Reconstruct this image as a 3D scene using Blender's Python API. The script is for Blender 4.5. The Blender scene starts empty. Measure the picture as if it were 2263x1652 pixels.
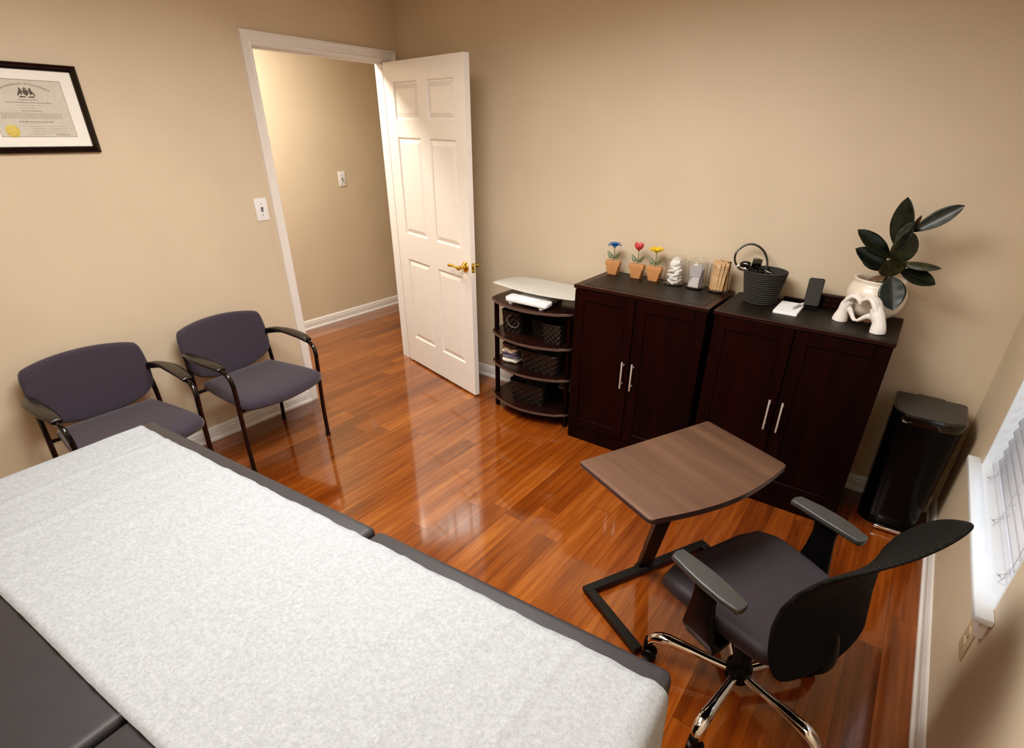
import bpy, bmesh, math, random
from mathutils import Vector, Matrix
C = bpy.context.scene.collection
PI = math.pi
rnd = random.Random(7)

# ------------------------------------------------------------------ materials
def srgb(r, g, b):
    f = lambda c: (c/255/12.92) if c/255 <= 0.04045 else ((c/255+0.055)/1.055)**2.4
    return (f(r), f(g), f(b), 1.0)

class NT:
    def __init__(s, name):
        s.m = bpy.data.materials.new(name); s.m.use_nodes = True
        s.t = s.m.node_tree; s.t.nodes.clear()
        s.out = s.n('ShaderNodeOutputMaterial')
    def n(s, typ, **k):
        nd = s.t.nodes.new(typ)
        for a, v in k.items(): setattr(nd, a, v)
        return nd
    def l(s, a, b): s.t.links.new(a, b)
    def val(s, sock, v):
        if hasattr(v, 'default_value') or isinstance(v, bpy.types.NodeSocket): s.l(v, sock)
        else: sock.default_value = v
    def math(s, op, a, b=None, c=None):
        nd = s.n('ShaderNodeMath', operation=op)
        s.val(nd.inputs[0], a)
        if b is not None: s.val(nd.inputs[1], b)
        if c is not None: s.val(nd.inputs[2], c)
        return nd.outputs[0]
    def noise(s, vec, scale, detail=4, rough=0.55):
        nd = s.n('ShaderNodeTexNoise'); s.l(vec, nd.inputs['Vector'])
        nd.inputs['Scale'].default_value = scale; nd.inputs['Detail'].default_value = detail
        nd.inputs['Roughness'].default_value = rough
        return nd.outputs['Fac']
    def ramp(s, fac, stops):
        nd = s.n('ShaderNodeValToRGB'); s.l(fac, nd.inputs[0]); e = nd.color_ramp.elements
        e[0].position, e[0].color = stops[0]; e[1].position, e[1].color = stops[-1]
        for p, c in stops[1:-1]:
            x = e.new(p); x.color = c
        return nd.outputs[0]
    def mix(s, fac, a, b, blend='MIX'):
        nd = s.n('ShaderNodeMix', data_type='RGBA', blend_type=blend)
        s.val(nd.inputs[0], fac); s.val(nd.inputs[6], a); s.val(nd.inputs[7], b)
        return nd.outputs[2]
    def mapping(s, vec, scale=(1, 1, 1), rot=(0, 0, 0)):
        nd = s.n('ShaderNodeMapping'); s.l(vec, nd.inputs[0])
        nd.inputs['Scale'].default_value = scale; nd.inputs['Rotation'].default_value = rot
        return nd.outputs[0]
    def bsdf(s, color, rough=0.5, metal=0.0, bump=None, bstr=0.1, bdist=0.002, coat=0, spec=None, sheen=0):
        b = s.n('ShaderNodeBsdfPrincipled')
        s.val(b.inputs['Base Color'], color); s.val(b.inputs['Roughness'], rough)
        b.inputs['Metallic'].default_value = metal
        b.inputs['Coat Weight'].default_value = coat; b.inputs['Coat Roughness'].default_value = 0.05
        if spec is not None: b.inputs['Specular IOR Level'].default_value = spec
        if sheen: b.inputs['Sheen Weight'].default_value = sheen
        if bump is not None:
            bp = s.n('ShaderNodeBump'); s.l(bump, bp.inputs['Height'])
            bp.inputs['Strength'].default_value = bstr; bp.inputs['Distance'].default_value = bdist
            s.l(bp.outputs[0], b.inputs['Normal'])
        s.l(b.outputs[0], s.out.inputs[0])
        return b

def simple(name, col, rough=0.5, metal=0.0, var=0.08, scale=30, bstr=0.08, bdist=0.001, coat=0, spec=None, sheen=0, bscale=None):
    t = NT(name); tc = t.n('ShaderNodeTexCoord')
    f = t.noise(tc.outputs['Object'], scale)
    lo = tuple(c*(1-var) for c in col[:3])+(1,); hi = tuple(min(1, c*(1+var)) for c in col[:3])+(1,)
    c = t.ramp(f, [(0.3, lo), (0.7, hi)])
    b = t.noise(tc.outputs['Object'], bscale or scale*8, 3)
    t.bsdf(c, rough, metal, b, bstr, bdist, coat, spec, sheen)
    return t.m

def wood_floor():
    t = NT('cherry_plank_floor'); g = t.n('ShaderNodeNewGeometry')
    sx = t.n('ShaderNodeSeparateXYZ'); t.l(g.outputs['Position'], sx.inputs[0])
    x, y = sx.outputs[0], sx.outputs[1]
    w, L = 0.108, 0.95
    u = t.math('DIVIDE', x, w); row = t.math('FLOOR', u); fu = t.math('FRACT', u)
    wn = t.n('ShaderNodeTexWhiteNoise', noise_dimensions='1D'); t.l(row, wn.inputs['W'])
    v = t.math('DIVIDE', t.math('ADD', y, t.math('MULTIPLY', wn.outputs['Value'], 7.3)), L)
    pl = t.math('FLOOR', v); fv = t.math('FRACT', v)
    cb = t.n('ShaderNodeCombineXYZ'); t.l(row, cb.inputs[0]); t.l(pl, cb.inputs[1])
    wn2 = t.n('ShaderNodeTexWhiteNoise', noise_dimensions='3D'); t.l(cb.outputs[0], wn2.inputs['Vector'])
    tint = wn2.outputs['Value']
    off = t.n('ShaderNodeVectorMath', operation='MULTIPLY_ADD')
    t.l(wn2.outputs['Color'], off.inputs[0]); off.inputs[1].default_value = (9, 9, 9); t.l(g.outputs['Position'], off.inputs[2])
    gv = t.mapping(off.outputs[0], (22, 1.1, 1))
    n1 = t.noise(gv, 1.6, 6, 0.62)
    gv2 = t.mapping(off.outputs[0], (7, 0.9, 1)); n2 = t.noise(gv2, 1.0, 3)
    gv3 = t.mapping(off.outputs[0], (150, 5, 1)); n3 = t.noise(gv3, 1.5, 3)
    f = t.math('ADD', t.math('MULTIPLY', n1, 0.55), t.math('MULTIPLY', n2, 0.35))
    f = t.math('ADD', f, t.math('MULTIPLY', tint, 0.17)); f = t.math('ADD', f, t.math('MULTIPLY', n3, 0.12))
    col = t.ramp(f, [(0.34, srgb(70, 33, 13)), (0.50, srgb(110, 54, 20)), (0.66, srgb(142, 75, 29)), (0.88, srgb(182, 112, 52))])
    # seams
    e1 = t.math('MINIMUM', fu, t.math('SUBTRACT', 1.0, fu)); e2 = t.math('MINIMUM', fv, t.math('SUBTRACT', 1.0, fv))
    g1 = t.math('LESS_THAN', e1, 0.010); g2 = t.math('LESS_THAN', e2, 0.0011)
    gap = t.math('MAXIMUM', g1, g2)
    col = t.mix(t.math('MULTIPLY', gap, 0.55), col, srgb(45, 16, 6))
    rr = t.math('MULTIPLY_ADD', n2, 0.08, 0.10)
    hb = t.math('SUBTRACT', t.math('MULTIPLY', n3, 0.15), gap)
    t.bsdf(col, rr, 0, hb, 0.05, 0.0004, coat=0.9, spec=0.6)
    return t.m

def wall_paint(name, col):
    t = NT(name); g = t.n('ShaderNodeNewGeometry')
    n = t.noise(g.outputs['Position'], 2.2, 3)
    lo = tuple(c*0.97 for c in col[:3])+(1,); hi = tuple(c*1.03 for c in col[:3])+(1,)
    c = t.ramp(n, [(0.35, lo), (0.65, hi)])
    b = t.noise(g.outputs['Position'], 320, 2)
    t.bsdf(c, 0.55, 0, b, 0.10, 0.0008)
    return t.m

def paper_mat():
    t = NT('crinkled_exam_paper'); tc = t.n('ShaderNodeTexCoord'); o = tc.outputs['Object']
    fine = t.noise(o, 420, 5, 0.8); mid = t.noise(o, 130, 4, 0.65)
    rip = t.noise(t.mapping(o, (13, 1.3, 1), (0, 0, 0.1)), 1.0, 3)
    f = t.math('ADD', t.math('MULTIPLY', fine, 0.6), t.math('MULTIPLY', mid, 0.4))
    c = t.ramp(f, [(0.36, srgb(132, 134, 137)), (0.64, srgb(168, 170, 173))])
    hb = t.math('ADD', t.math('MULTIPLY', rip, 9.0), t.math('MULTIPLY', fine, 0.25))
    t.bsdf(c, 0.75, 0, hb, 0.40, 0.0012, spec=0.2)
    return t.m

def laminate(name, c0, c1, scale=(2.0, 30, 30), rough=0.42, spec=None):
    t = NT(name); tc = t.n('ShaderNodeTexCoord')
    n = t.noise(t.mapping(tc.outputs['Object'], scale), 1.0, 6, 0.6)
    n2 = t.noise(t.mapping(tc.outputs['Object'], tuple(s*0.25 for s in scale)), 1.0, 2)
    f = t.math('ADD', t.math('MULTIPLY', n, 0.6), t.math('MULTIPLY', n2, 0.4))
    c = t.ramp(f, [(0.35, c0), (0.65, c1)])
    t.bsdf(c, rough, 0, n, 0.08, 0.0006, spec=spec)
    return t.m

def fabric(name, col, rough=0.9):
    t = NT(name); tc = t.n('ShaderNodeTexCoord')
    n = t.noise(tc.outputs['Object'], 260, 3, 0.7)
    c = t.ramp(n, [(0.3, tuple(x*0.72 for x in col[:3])+(1,)), (0.7, tuple(min(1, x*1.25) for x in col[:3])+(1,))])
    t.bsdf(c, rough, 0, n, 0.35, 0.001, sheen=0.25, spec=0.2)
    return t.m

def stripes(name):
    t = NT(name); tc = t.n('ShaderNodeTexCoord')
    sx = t.n('ShaderNodeSeparateXYZ'); t.l(tc.outputs['Object'], sx.inputs[0])
    w = t.math('MULTIPLY', t.math('SINE', t.math('MULTIPLY', sx.outputs[0], 95.0)), 0.004)
    z = t.math('DIVIDE', t.math('ADD', sx.outputs[2], w), 0.135)
    nd = t.n('ShaderNodeValToRGB'); t.l(z, nd.inputs[0]); nd.color_ramp.interpolation = 'CONSTANT'
    e = nd.color_ramp.elements
    e[0].position = 0; e[0].color = srgb(226, 218, 206); e[1].position = 0.24; e[1].color = srgb(112, 104, 122)
    for p, c in ((0.55, srgb(236, 216, 190)), (0.70, srgb(104, 84, 76)), (0.88, srgb(60, 50, 46))):
        x = e.new(p); x.color = c
    n = t.noise(tc.outputs['Object'], 200, 3)
    t.bsdf(nd.outputs[0], 0.95, 0, n, 0.4, 0.001)
    return t.m

def glassy(name, tint=(1, 1, 1, 1)):
    t = NT(name)
    tr = t.n('ShaderNodeBsdfTransparent'); tr.inputs[0].default_value = tint
    gl = t.n('ShaderNodeBsdfGlossy'); gl.inputs['Roughness'].default_value = 0.04
    lw = t.n('ShaderNodeLayerWeight'); lw.inputs[0].default_value = 0.5
    fr = t.math('MULTIPLY_ADD', t.math('POWER', lw.outputs['Facing'], 2.4), 0.60, 0.06)
    tc = t.n('ShaderNodeTexCoord'); n = t.noise(tc.outputs['Object'], 20, 2)
    f = t.math('ADD', fr, t.math('MULTIPLY', n, 0.02))
    mx = t.n('ShaderNodeMixShader'); t.l(f, mx.inputs[0]); t.l(tr.outputs[0], mx.inputs[1]); t.l(gl.outputs[0], mx.inputs[2])
    t.l(mx.outputs[0], t.out.inputs[0])
    return t.m

def leaf_mat(name, c0, c1, rough=0.3):
    t = NT(name); tc = t.n('ShaderNodeTexCoord'); n = t.noise(tc.outputs['Object'], 40, 3)
    c = t.ramp(n, [(0.3, c0), (0.7, c1)])
    b = t.noise(t.mapping(tc.outputs['Object'], (60, 60, 8)), 1, 2)
    t.bsdf(c, rough, 0, b, 0.2, 0.001, spec=0.4)
    return t.m

def mesh_net(name):
    t = NT(name); tc = t.n('ShaderNodeTexCoord')
    sx = t.n('ShaderNodeSeparateXYZ'); t.l(tc.outputs['Object'], sx.inputs[0])
    s = t.math('SINE', t.math('MULTIPLY', sx.outputs[2], 1300.0)); s2 = t.math('SINE', t.math('MULTIPLY', sx.outputs[1], 900.0))
    h = t.math('ADD', s, s2)
    c = t.ramp(t.math('MULTIPLY_ADD', h, 0.25, 0.5), [(0.2, srgb(7, 7, 7)), (0.8, srgb(26, 24, 22))])
    t.bsdf(c, 0.8, 0, h, 0.25, 0.0006, spec=0.2)
    return t.m

def shade_mat(name, col):     # white slat plastic that lets a little daylight through
    t = NT(name); tc = t.n('ShaderNodeTexCoord'); n = t.noise(tc.outputs['Object'], 12, 2)
    c = t.ramp(n, [(0.3, tuple(x*0.96 for x in col[:3])+(1,)), (0.7, col)])
    b = t.n('ShaderNodeBsdfPrincipled'); t.l(c, b.inputs['Base Color']); b.inputs['Roughness'].default_value = 0.35
    tl = t.n('ShaderNodeBsdfTranslucent'); t.l(c, tl.inputs[0])
    mx = t.n('ShaderNodeMixShader'); mx.inputs[0].default_value = 0.35
    t.l(b.outputs[0], mx.inputs[1]); t.l(tl.outputs[0], mx.inputs[2]); t.l(mx.outputs[0], t.out.inputs[0])
    return t.m

def emit(name, col, st):
    t = NT(name); e = t.n('ShaderNodeEmission'); tc = t.n('ShaderNodeTexCoord'); n = t.noise(tc.outputs['Object'], 3, 1)
    c = t.ramp(n, [(0, tuple(x*0.97 for x in col[:3])+(1,)), (1, col)]); t.l(c, e.inputs[0]); e.inputs[1].default_value = st
    t.l(e.outputs[0], t.out.inputs[0]); return t.m

M = {}
M['floor'] = wood_floor()
M['wall'] = wall_paint('beige_wall_paint', srgb(212, 193, 166))
M['ceil'] = simple('white_ceiling', srgb(228, 224, 214), 0.9)
M['trim'] = simple('white_trim_paint', srgb(233, 227, 220), 0.32, var=0.02, bstr=0.03)
M['door'] = simple('white_door_paint', srgb(236, 228, 219), 0.33, var=0.02, bstr=0.03)
M['sill'] = simple('white_sill_paint', srgb(232, 236, 240), 0.3, var=0.02)
M['plastic_w'] = simple('white_plastic', srgb(238, 236, 234), 0.3, var=0.02)
M['plate_beige'] = simple('beige_outlet_plastic', srgb(200, 180, 150), 0.35, var=0.03)
M['brass'] = simple('polished_brass', srgb(225, 185, 85), 0.18, 1.0, var=0.05)
M['steel'] = simple('brushed_steel', srgb(214, 208, 200), 0.38, 0.55, var=0.05)
M['chrome'] = simple('chrome', srgb(225, 222, 218), 0.05, 1.0, var=0.01, bstr=0)
M['black_gloss'] = simple('glossy_black_metal', srgb(12, 9, 9), 0.12, 0.0, var=0.1, bstr=0.01, coat=0.6)
M['black_metal'] = simple('black_powder_coat', srgb(26, 24, 23), 0.38, 0.0, var=0.15, spec=0.4)
M['dark_plastic'] = simple('dark_textured_plastic', srgb(60, 59, 58), 0.38, var=0.12, scale=60, bstr=0.25, bdist=0.0006, bscale=900)
M['black_plastic'] = simple('black_plastic', srgb(12, 10, 10), 0.42, var=0.15, spec=0.22)
M['olive_arm'] = simple('dark_arm_pad', srgb(40, 35, 31), 0.28, var=0.1)
M['purple'] = fabric('plum_grey_upholstery', srgb(66, 58, 69))
M['vinyl'] = simple('charcoal_vinyl', srgb(47, 45, 48), 0.42, var=0.08, scale=12, bstr=0.12, bdist=0.0008, bscale=260)
M['seat_leather'] = simple('dark_seat_leather', srgb(52, 46, 50), 0.58, var=0.08, spec=0.35, scale=20, bstr=0.15, bscale=500)
M['net'] = mesh_net('black_mesh_fabric')
M['paper'] = paper_mat()
M['can'] = simple('satin_black_metal', srgb(9, 7, 7), 0.22, var=0.1, bstr=0.01, spec=0.3)
M['espresso'] = laminate('espresso_wood', srgb(21, 4, 2), srgb(34, 8, 4), (25, 25, 2.0), 0.42, 0.15)
M['esp_top'] = simple('dark_cabinet_top', srgb(32, 28, 25), 0.5, var=0.1, spec=0.35, bstr=0.2, bscale=700)
M['esp_trim'] = laminate('espresso_trim', srgb(30, 13, 9), srgb(48, 24, 17), (2, 25, 25), 0.35, 0.3)
M['shelf'] = laminate('dark_walnut_shelf', srgb(26, 13, 9), srgb(42, 23, 17), (3, 25, 25), 0.32, 0.3)
M['walnut'] = laminate('walnut_laminate', srgb(66, 44, 34), srgb(94, 67, 51), (22, 1.3, 20), 0.45)
M['shelf_edge'] = simple('painted_highlight_edge', srgb(92, 74, 68), 0.22, var=0.06)  # highlight along the front shelf edges, painted in as a lighter glossy colour
M['edge_band'] = simple('dark_edge_band', srgb(64, 50, 50), 0.25, var=0.05)
M['weave'] = simple('black_woven_fibre', srgb(36, 30, 27), 0.4, var=0.4, scale=90)
M['rope'] = simple('dark_grey_rope', srgb(52, 49, 46), 0.9, var=0.3, scale=150, bstr=0.6, bscale=500)
M['stripe'] = stripes('striped_blanket')
M['glass'] = glassy('clear_glass')
M['gauze'] = simple('white_gauze', srgb(240, 238, 232), 0.9, bstr=0.4)
M['packet'] = simple('grey_foil_packet', srgb(176, 170, 172), 0.35, var=0.15)
M['packet2'] = simple('pale_packet', srgb(216, 208, 208), 0.4, var=0.1)
M['stick'] = laminate('birch_stick', srgb(196, 150, 100), srgb(226, 186, 138), (30, 30, 4), 0.6)
M['terracotta'] = simple('terracotta_wood', srgb(190, 132, 84), 0.6, var=0.08)
M['soil'] = simple('brown_soil', srgb(70, 42, 26), 0.95, var=0.4, scale=80)
M['stem_green'] = simple('grey_green_metal', srgb(96, 100, 68), 0.45, 0.2)
M['blue'] = simple('blue_enamel', srgb(52, 112, 178), 0.22, coat=0.5)
M['red'] = simple('coral_enamel', srgb(214, 78, 78), 0.22, coat=0.5)
M['yellow'] = simple('yellow_enamel', srgb(240, 202, 40), 0.22, coat=0.5)
M['ceramic'] = simple('cream_glazed_ceramic', srgb(226, 214, 197), 0.3, var=0.05, coat=0.15, scale=14)
M['clay'] = simple('unglazed_brown_foot', srgb(132, 98, 70), 0.7)
M['white_stone'] = simple('white_matte_resin', srgb(238, 230, 220), 0.55, var=0.02)
M['leaf'] = leaf_mat('dark_rubber_leaf', srgb(14, 20, 14), srgb(32, 38, 27), 0.33)
M['leaf_olive'] = leaf_mat('olive_leaf_underside', srgb(30, 33, 20), srgb(56, 56, 30), 0.42)
M['leaf_red'] = leaf_mat('reddish_new_leaf', srgb(60, 30, 26), srgb(82, 44, 34), 0.4)
M['dry'] = leaf_mat('dry_brown_leaf', srgb(96, 72, 50), srgb(126, 98, 70), 0.7)
M['stem'] = simple('green_brown_stem', srgb(60, 50, 32), 0.6)
M['frame'] = simple('black_picture_frame', srgb(20, 11, 10), 0.22, var=0.1)
M['mat'] = simple('white_mat_board', srgb(246, 242, 232), 0.8, var=0.01)
M['parchment'] = simple('parchment_paper', srgb(210, 203, 188), 0.8, var=0.05, scale=40)
M['ink'] = simple('grey_ink', srgb(92, 84, 76), 0.8)
M['inklt'] = simple('faint_grey_ink', srgb(158, 148, 132), 0.8)
M['gold'] = simple('gold_foil_seal', srgb(214, 190, 92), 0.4, 0.2, var=0.12, scale=120, bstr=0.6)
M['screen'] = simple('dark_phone_face', srgb(48, 50, 50), 0.25, var=0.03)
M['pad'] = simple('white_note_paper', srgb(246, 246, 246), 0.75, var=0.01)
M['grey_pen'] = simple('silver_grey_plastic', srgb(190, 190, 192), 0.3)
M['tray'] = simple('off_white_tray', srgb(206, 203, 196), 0.42, var=0.03, scale=20)
M['cloth_grey'] = fabric('patterned_grey_cloth', srgb(92, 86, 80))
M['cable_grey'] = simple('grey_cable', srgb(120, 120, 122), 0.4)
M['blind'] = shade_mat('white_blind_slat', srgb(240, 240, 244))
M['cord'] = simple('grey_blind_cord', srgb(176, 176, 180), 0.8)
M['lamp_on'] = emit('lit_diffuser', (1, 0.97, 0.92, 1), 6)
M['pane'] = glassy('window_glass', (0.96, 0.98, 1, 1))

# ------------------------------------------------------------------ object helpers
def obj(name, bm, mats, parent=None, smooth=False, mw=None):
    me = bpy.data.meshes.new(name)
    bmesh.ops.recalc_face_normals(bm, faces=bm.faces)
    bm.to_mesh(me); bm.free()
    if not isinstance(mats, (list, tuple)): mats = [mats]
    for m in mats: me.materials.append(m)
    if smooth:
        for p in me.polygons: p.use_smooth = True
        if smooth != 'all':
            try: me.set_sharp_from_angle(angle=math.radians(smooth if isinstance(smooth, (int, float)) and smooth > 1 else 40))
            except Exception: pass
    o = bpy.data.objects.new(name, me); C.objects.link(o)
    if parent is not None: o.parent = parent
    if mw is not None: o.matrix_local = mw
    return o
def tag(o, label, cat, group=None, kind=None):
    o['label'] = label
    if cat: o['category'] = cat
    if group: o['group'] = group
    if kind: o['kind'] = kind
    return o
def thing(name, label, cat, loc=(0, 0, 0), rz=0.0, group=None):
    o = bpy.data.objects.new(name, None); C.objects.link(o); o.empty_display_size = 0.05
    o.location = loc; o.rotation_euler = (0, 0, rz)
    return tag(o, label, cat, group)
def struct(name, bm, m, label=None, parent=None, smooth=False):
    o = obj(name, bm, m, parent, smooth)
    if parent is None: o['kind'] = 'structure'; o['category'] = name.split('_')[0]
    if label: o['label'] = label
    return o
def relabel_copy(root, loc, rz, label):
    r = root.copy(); C.objects.link(r); r.location = loc; r.rotation_euler = (0, 0, rz); r['label'] = label
    for ch in list(root.children):
        c = ch.copy(); C.objects.link(c); c.parent = r
        for g in list(ch.children):
            d = g.copy(); C.objects.link(d); d.parent = c
    return r
def new(): return bmesh.new()
def box(bm, x0, x1, y0, y1, z0, z1, bevel=0, seg=2, mat=0, M4=None):
    vs = [bm.verts.new((x, y, z)) for x in (x0, x1) for y in (y0, y1) for z in (z0, z1)]
    idx = [(0, 1, 3, 2), (4, 6, 7, 5), (0, 4, 5, 1), (2, 3, 7, 6), (0, 2, 6, 4), (1, 5, 7, 3)]
    fs = [bm.faces.new([vs[i] for i in f]) for f in idx]
    for f in fs: f.material_index = mat
    allv = set(vs)
    if bevel:
        es = set(e for f in fs for e in f.edges)
        r = bmesh.ops.bevel(bm, geom=list(es), offset=bevel, segments=seg, profile=0.5, affect='EDGES', material=-1)
        allv = set(v for f in r['faces'] for v in f.verts) | set(v for v in vs if v.is_valid)
    if M4 is not None:
        for v in allv:
            if v.is_valid: v.co = M4 @ v.co
    return bm
def frames(pts):
    n = len(pts); T = []
    for i in range(n):
        a = pts[max(i-1, 0)]; b = pts[min(i+1, n-1)]; T.append((b-a).normalized())
    up = Vector((0, 0, 1)) if abs(T[0].z) < 0.9 else Vector((1, 0, 0))
    N = [(up-T[0]*up.dot(T[0])).normalized()]
    for i in range(1, n):
        v = N[-1]-T[i]*N[-1].dot(T[i]); N.append(v.normalized())
    return T, N
def tube(bm, pts, r, seg=10, mat=0, cap=True, flat=1.0):
    pts = [Vector(p) for p in pts]; n = len(pts)
    if not isinstance(r, (list, tuple)): r = [r]*n
    T, N = frames(pts); rings = []
    for i in range(n):
        B = T[i].cross(N[i])
        rings.append([bm.verts.new(pts[i]+N[i]*math.cos(2*PI*k/seg)*r[i]*flat+B*math.sin(2*PI*k/seg)*r[i]) for k in range(seg)])
    for i in range(n-1):
        for k in range(seg):
            f = bm.faces.new((rings[i][k], rings[i][(k+1) % seg], rings[i+1][(k+1) % seg], rings[i+1][k])); f.material_index = mat
    if cap:
        for q in (rings[0], rings[-1]):
            f = bm.faces.new(q); f.material_index = mat
    return bm
def smooth_path(P, sub=6):
    P = [Vector(p) for p in P]; out = []
    for i in range(len(P)-1):
        p0 = P[max(i-1, 0)]; p1 = P[i]; p2 = P[i+1]; p3 = P[min(i+2, len(P)-1)]
        for k in range(sub):
            t = k/sub
            out.append(0.5*((2*p1)+(p2-p0)*t+(2*p0-5*p1+4*p2-p3)*t*t+(-p0+3*p1-3*p2+p3)*t**3))
    out.append(P[-1]); return out
def smooth_vals(V, sub=6):
    return [v.x for v in smooth_path([(a, 0, 0) for a in V], sub)]
def lathe(bm, prof, seg=32, c=(0, 0, 0), mat=0, cap0=True, cap1=False, sx=1, sy=1):
    rings = []
    for r, z in prof:
        rings.append([bm.verts.new((c[0]+r*sx*math.cos(2*PI*k/seg), c[1]+r*sy*math.sin(2*PI*k/seg), c[2]+z)) for k in range(seg)])
    for i in range(len(rings)-1):
        for k in range(seg):
            f = bm.faces.new((rings[i][k], rings[i][(k+1) % seg], rings[i+1][(k+1) % seg], rings[i+1][k])); f.material_index = mat
    if cap0: bm.faces.new(rings[0]).material_index = mat
    if cap1: bm.faces.new(rings[-1]).material_index = mat
    return bm
def prism(bm, poly, z0, z1, bevel=0, seg=2, mat=0, M4=None):
    a = [bm.verts.new((p[0], p[1], z0)) for p in poly]; b = [bm.verts.new((p[0], p[1], z1)) for p in poly]
    n = len(poly); fs = [bm.faces.new(a), bm.faces.new(b)]
    for i in range(n): fs.append(bm.faces.new((a[i], a[(i+1) % n], b[(i+1) % n], b[i])))
    for f in fs: f.material_index = mat
    vs = set(a+b)
    if bevel:
        es = list(set(list(fs[0].edges)+list(fs[1].edges)))
        r = bmesh.ops.bevel(bm, geom=es, offset=bevel, segments=seg, profile=0.5, affect='EDGES', material=-1)
        vs = set(v for f in r['faces'] for v in f.verts) | set(v for v in vs if v.is_valid)
    if M4 is not None:
        for v in vs: v.co = M4 @ v.co
    return bm
def rrect(w, d, r, n=5, cx=0, cy=0):
    out = []
    for sx, sy, a0 in ((1, 1, 0), (-1, 1, 90), (-1, -1, 180), (1, -1, 270)):
        for k in range(n+1):
            a = math.radians(a0+90*k/n)
            out.append((cx+sx*(w/2-r)+r*math.cos(a), cy+sy*(d/2-r)+r*math.sin(a)))
    return out
def spl(P, sub=5): return [(v.x, v.y) for v in smooth_path([(p[0], p[1], 0) for p in (P[-1:]+P+P[:2])], sub)][sub:-sub-1]
def resample(P, n):
    P = [Vector((p[0], p[1], 0)) for p in P]; m = len(P); L = [0]
    for i in range(m): L.append(L[-1]+(P[(i+1) % m]-P[i]).length)
    out = []
    for k in range(n):
        s = L[-1]*k/n; i = 0
        while L[i+1] < s: i += 1
        t = (s-L[i])/max(1e-9, L[i+1]-L[i]); p = P[i].lerp(P[(i+1) % m], t); out.append((p.x, p.y))
    return out
def pillow(bm, outline, th, r, fn, n=72, nin=6, mat=0):
    """rounded slab: outline in (u,v), thickness th (w from -th/2..th/2), edge radius r, fn(u,v,w)->xyz"""
    P = resample(outline, n); cx = sum(p[0] for p in P)/n; cy = sum(p[1] for p in P)/n
    nr = []
    for i in range(n):
        a = P[i-1]; b = P[(i+1) % n]; d = Vector((b[0]-a[0], b[1]-a[1])); d.normalize(); nr.append((-d.y, d.x))
    s = 1 if sum((P[i][0]-cx)*nr[i][0]+(P[i][1]-cy)*nr[i][1] for i in range(n)) < 0 else -1
    def ring(inset, sc, w):
        out = []
        for i in range(n):
            x = P[i][0]+s*nr[i][0]*inset; y = P[i][1]+s*nr[i][1]*inset
            x = cx+(x-cx)*sc; y = cy+(y-cy)*sc
            out.append(bm.verts.new(fn(x, y, w)))
        return out
    rings = []
    h = th/2
    for j in range(1, nin+1): rings.append(ring(r, j/nin, -h))
    for k in range(1, 7):
        a = PI*k/7; rings.append(ring(r-r*math.sin(a), 1, -h*math.cos(a) if r >= h else (-h+r-r*math.cos(a) if a < PI/2 else h-r-r*math.cos(a))))
    for j in range(nin, 0, -1): rings.append(ring(r, j/nin, h))
    for i in range(len(rings)-1):
        for k in range(n):
            bm.faces.new((rings[i][k], rings[i][(k+1) % n], rings[i+1][(k+1) % n], rings[i+1][k])).material_index = mat
    for q, w in ((rings[0], -h), (rings[-1], h)):
        c = bm.verts.new(fn(cx, cy, w))
        for k in range(n): bm.faces.new((c, q[k], q[(k+1) % n])).material_index = mat
    return bm
def grid(bm, f, nu, nv, mat=0):
    V = [[bm.verts.new(f(i/nu, j/nv)) for j in range(nv+1)] for i in range(nu+1)]
    for i in range(nu):
        for j in range(nv): bm.faces.new((V[i][j], V[i+1][j], V[i+1][j+1], V[i][j+1])).material_index = mat
    return bm
def T(x, y, z): return Matrix.Translation((x, y, z))
def R(a, ax): return Matrix.Rotation(a, 4, ax)
def text_mesh(bm, s, size, mtx, mat=0):
    cu = bpy.data.curves.new('t', 'FONT'); cu.body = s; cu.size = size; cu.align_x = 'CENTER'; cu.resolution_u = 2
    o = bpy.data.objects.new('t', cu); C.objects.link(o)
    dg = bpy.context.evaluated_depsgraph_get(); dg.update()
    me = bpy.data.meshes.new_from_object(o.evaluated_get(dg))
    me.transform(mtx); n0 = len(bm.faces); bm.from_mesh(me); bm.faces.ensure_lookup_table()
    for f in bm.faces[n0:]: f.material_index = mat
    bpy.data.objects.remove(o); bpy.data.curves.remove(cu); bpy.data.meshes.remove(me)

# ------------------------------------------------------------------ room
W = 3.581; H = 2.44; YF = -3.7
YL, YR, DH = -1.014, -0.094, 2.03
HX = -1.265
W1, W2, WZ, WT = -0.545, -1.427, 0.58, 2.02
bm = new(); box(bm, HX-0.1, W+0.15, YF-0.1, 2.6, -0.1, 0); struct('floor', bm, M['floor'], 'reddish cherry plank floor, glossy')
bm = new(); box(bm, HX-0.1, W+0.15, YF-0.1, 2.6, H, H+0.1); struct('ceiling', bm, M['ceil'])
bm = new()
box(bm, -0.115, 0, YF, YL-0.018, 0, H); box(bm, -0.115, 0, YR+0.018, 2.5, 0, H); box(bm, -0.115, 0, YL-0.018, YR+0.018, DH+0.018, H)
struct('wall_left', bm, M['wall'], 'beige wall with the doorway and the diploma')
bm = new(); box(bm, 0, W+0.15, 0, 0.1, 0, H); struct('wall_back', bm, M['wall'], 'beige wall behind the dark cabinets')
bm = new()
box(bm, W, W+0.15, YF, W2, 0, H); box(bm, W, W+0.15, W1, 0, 0, H); box(bm, W, W+0.15, W2, W1, 0, WZ-0.02); box(bm, W, W+0.15, W2, W1, WT, H)
struct('wall_right', bm, M['wall'], 'beige wall with the blind-covered window')
bm = new(); box(bm, HX-0.1, W+0.15, YF-0.1, YF, 0, H); struct('wall_front', bm, M['wall'])
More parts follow.
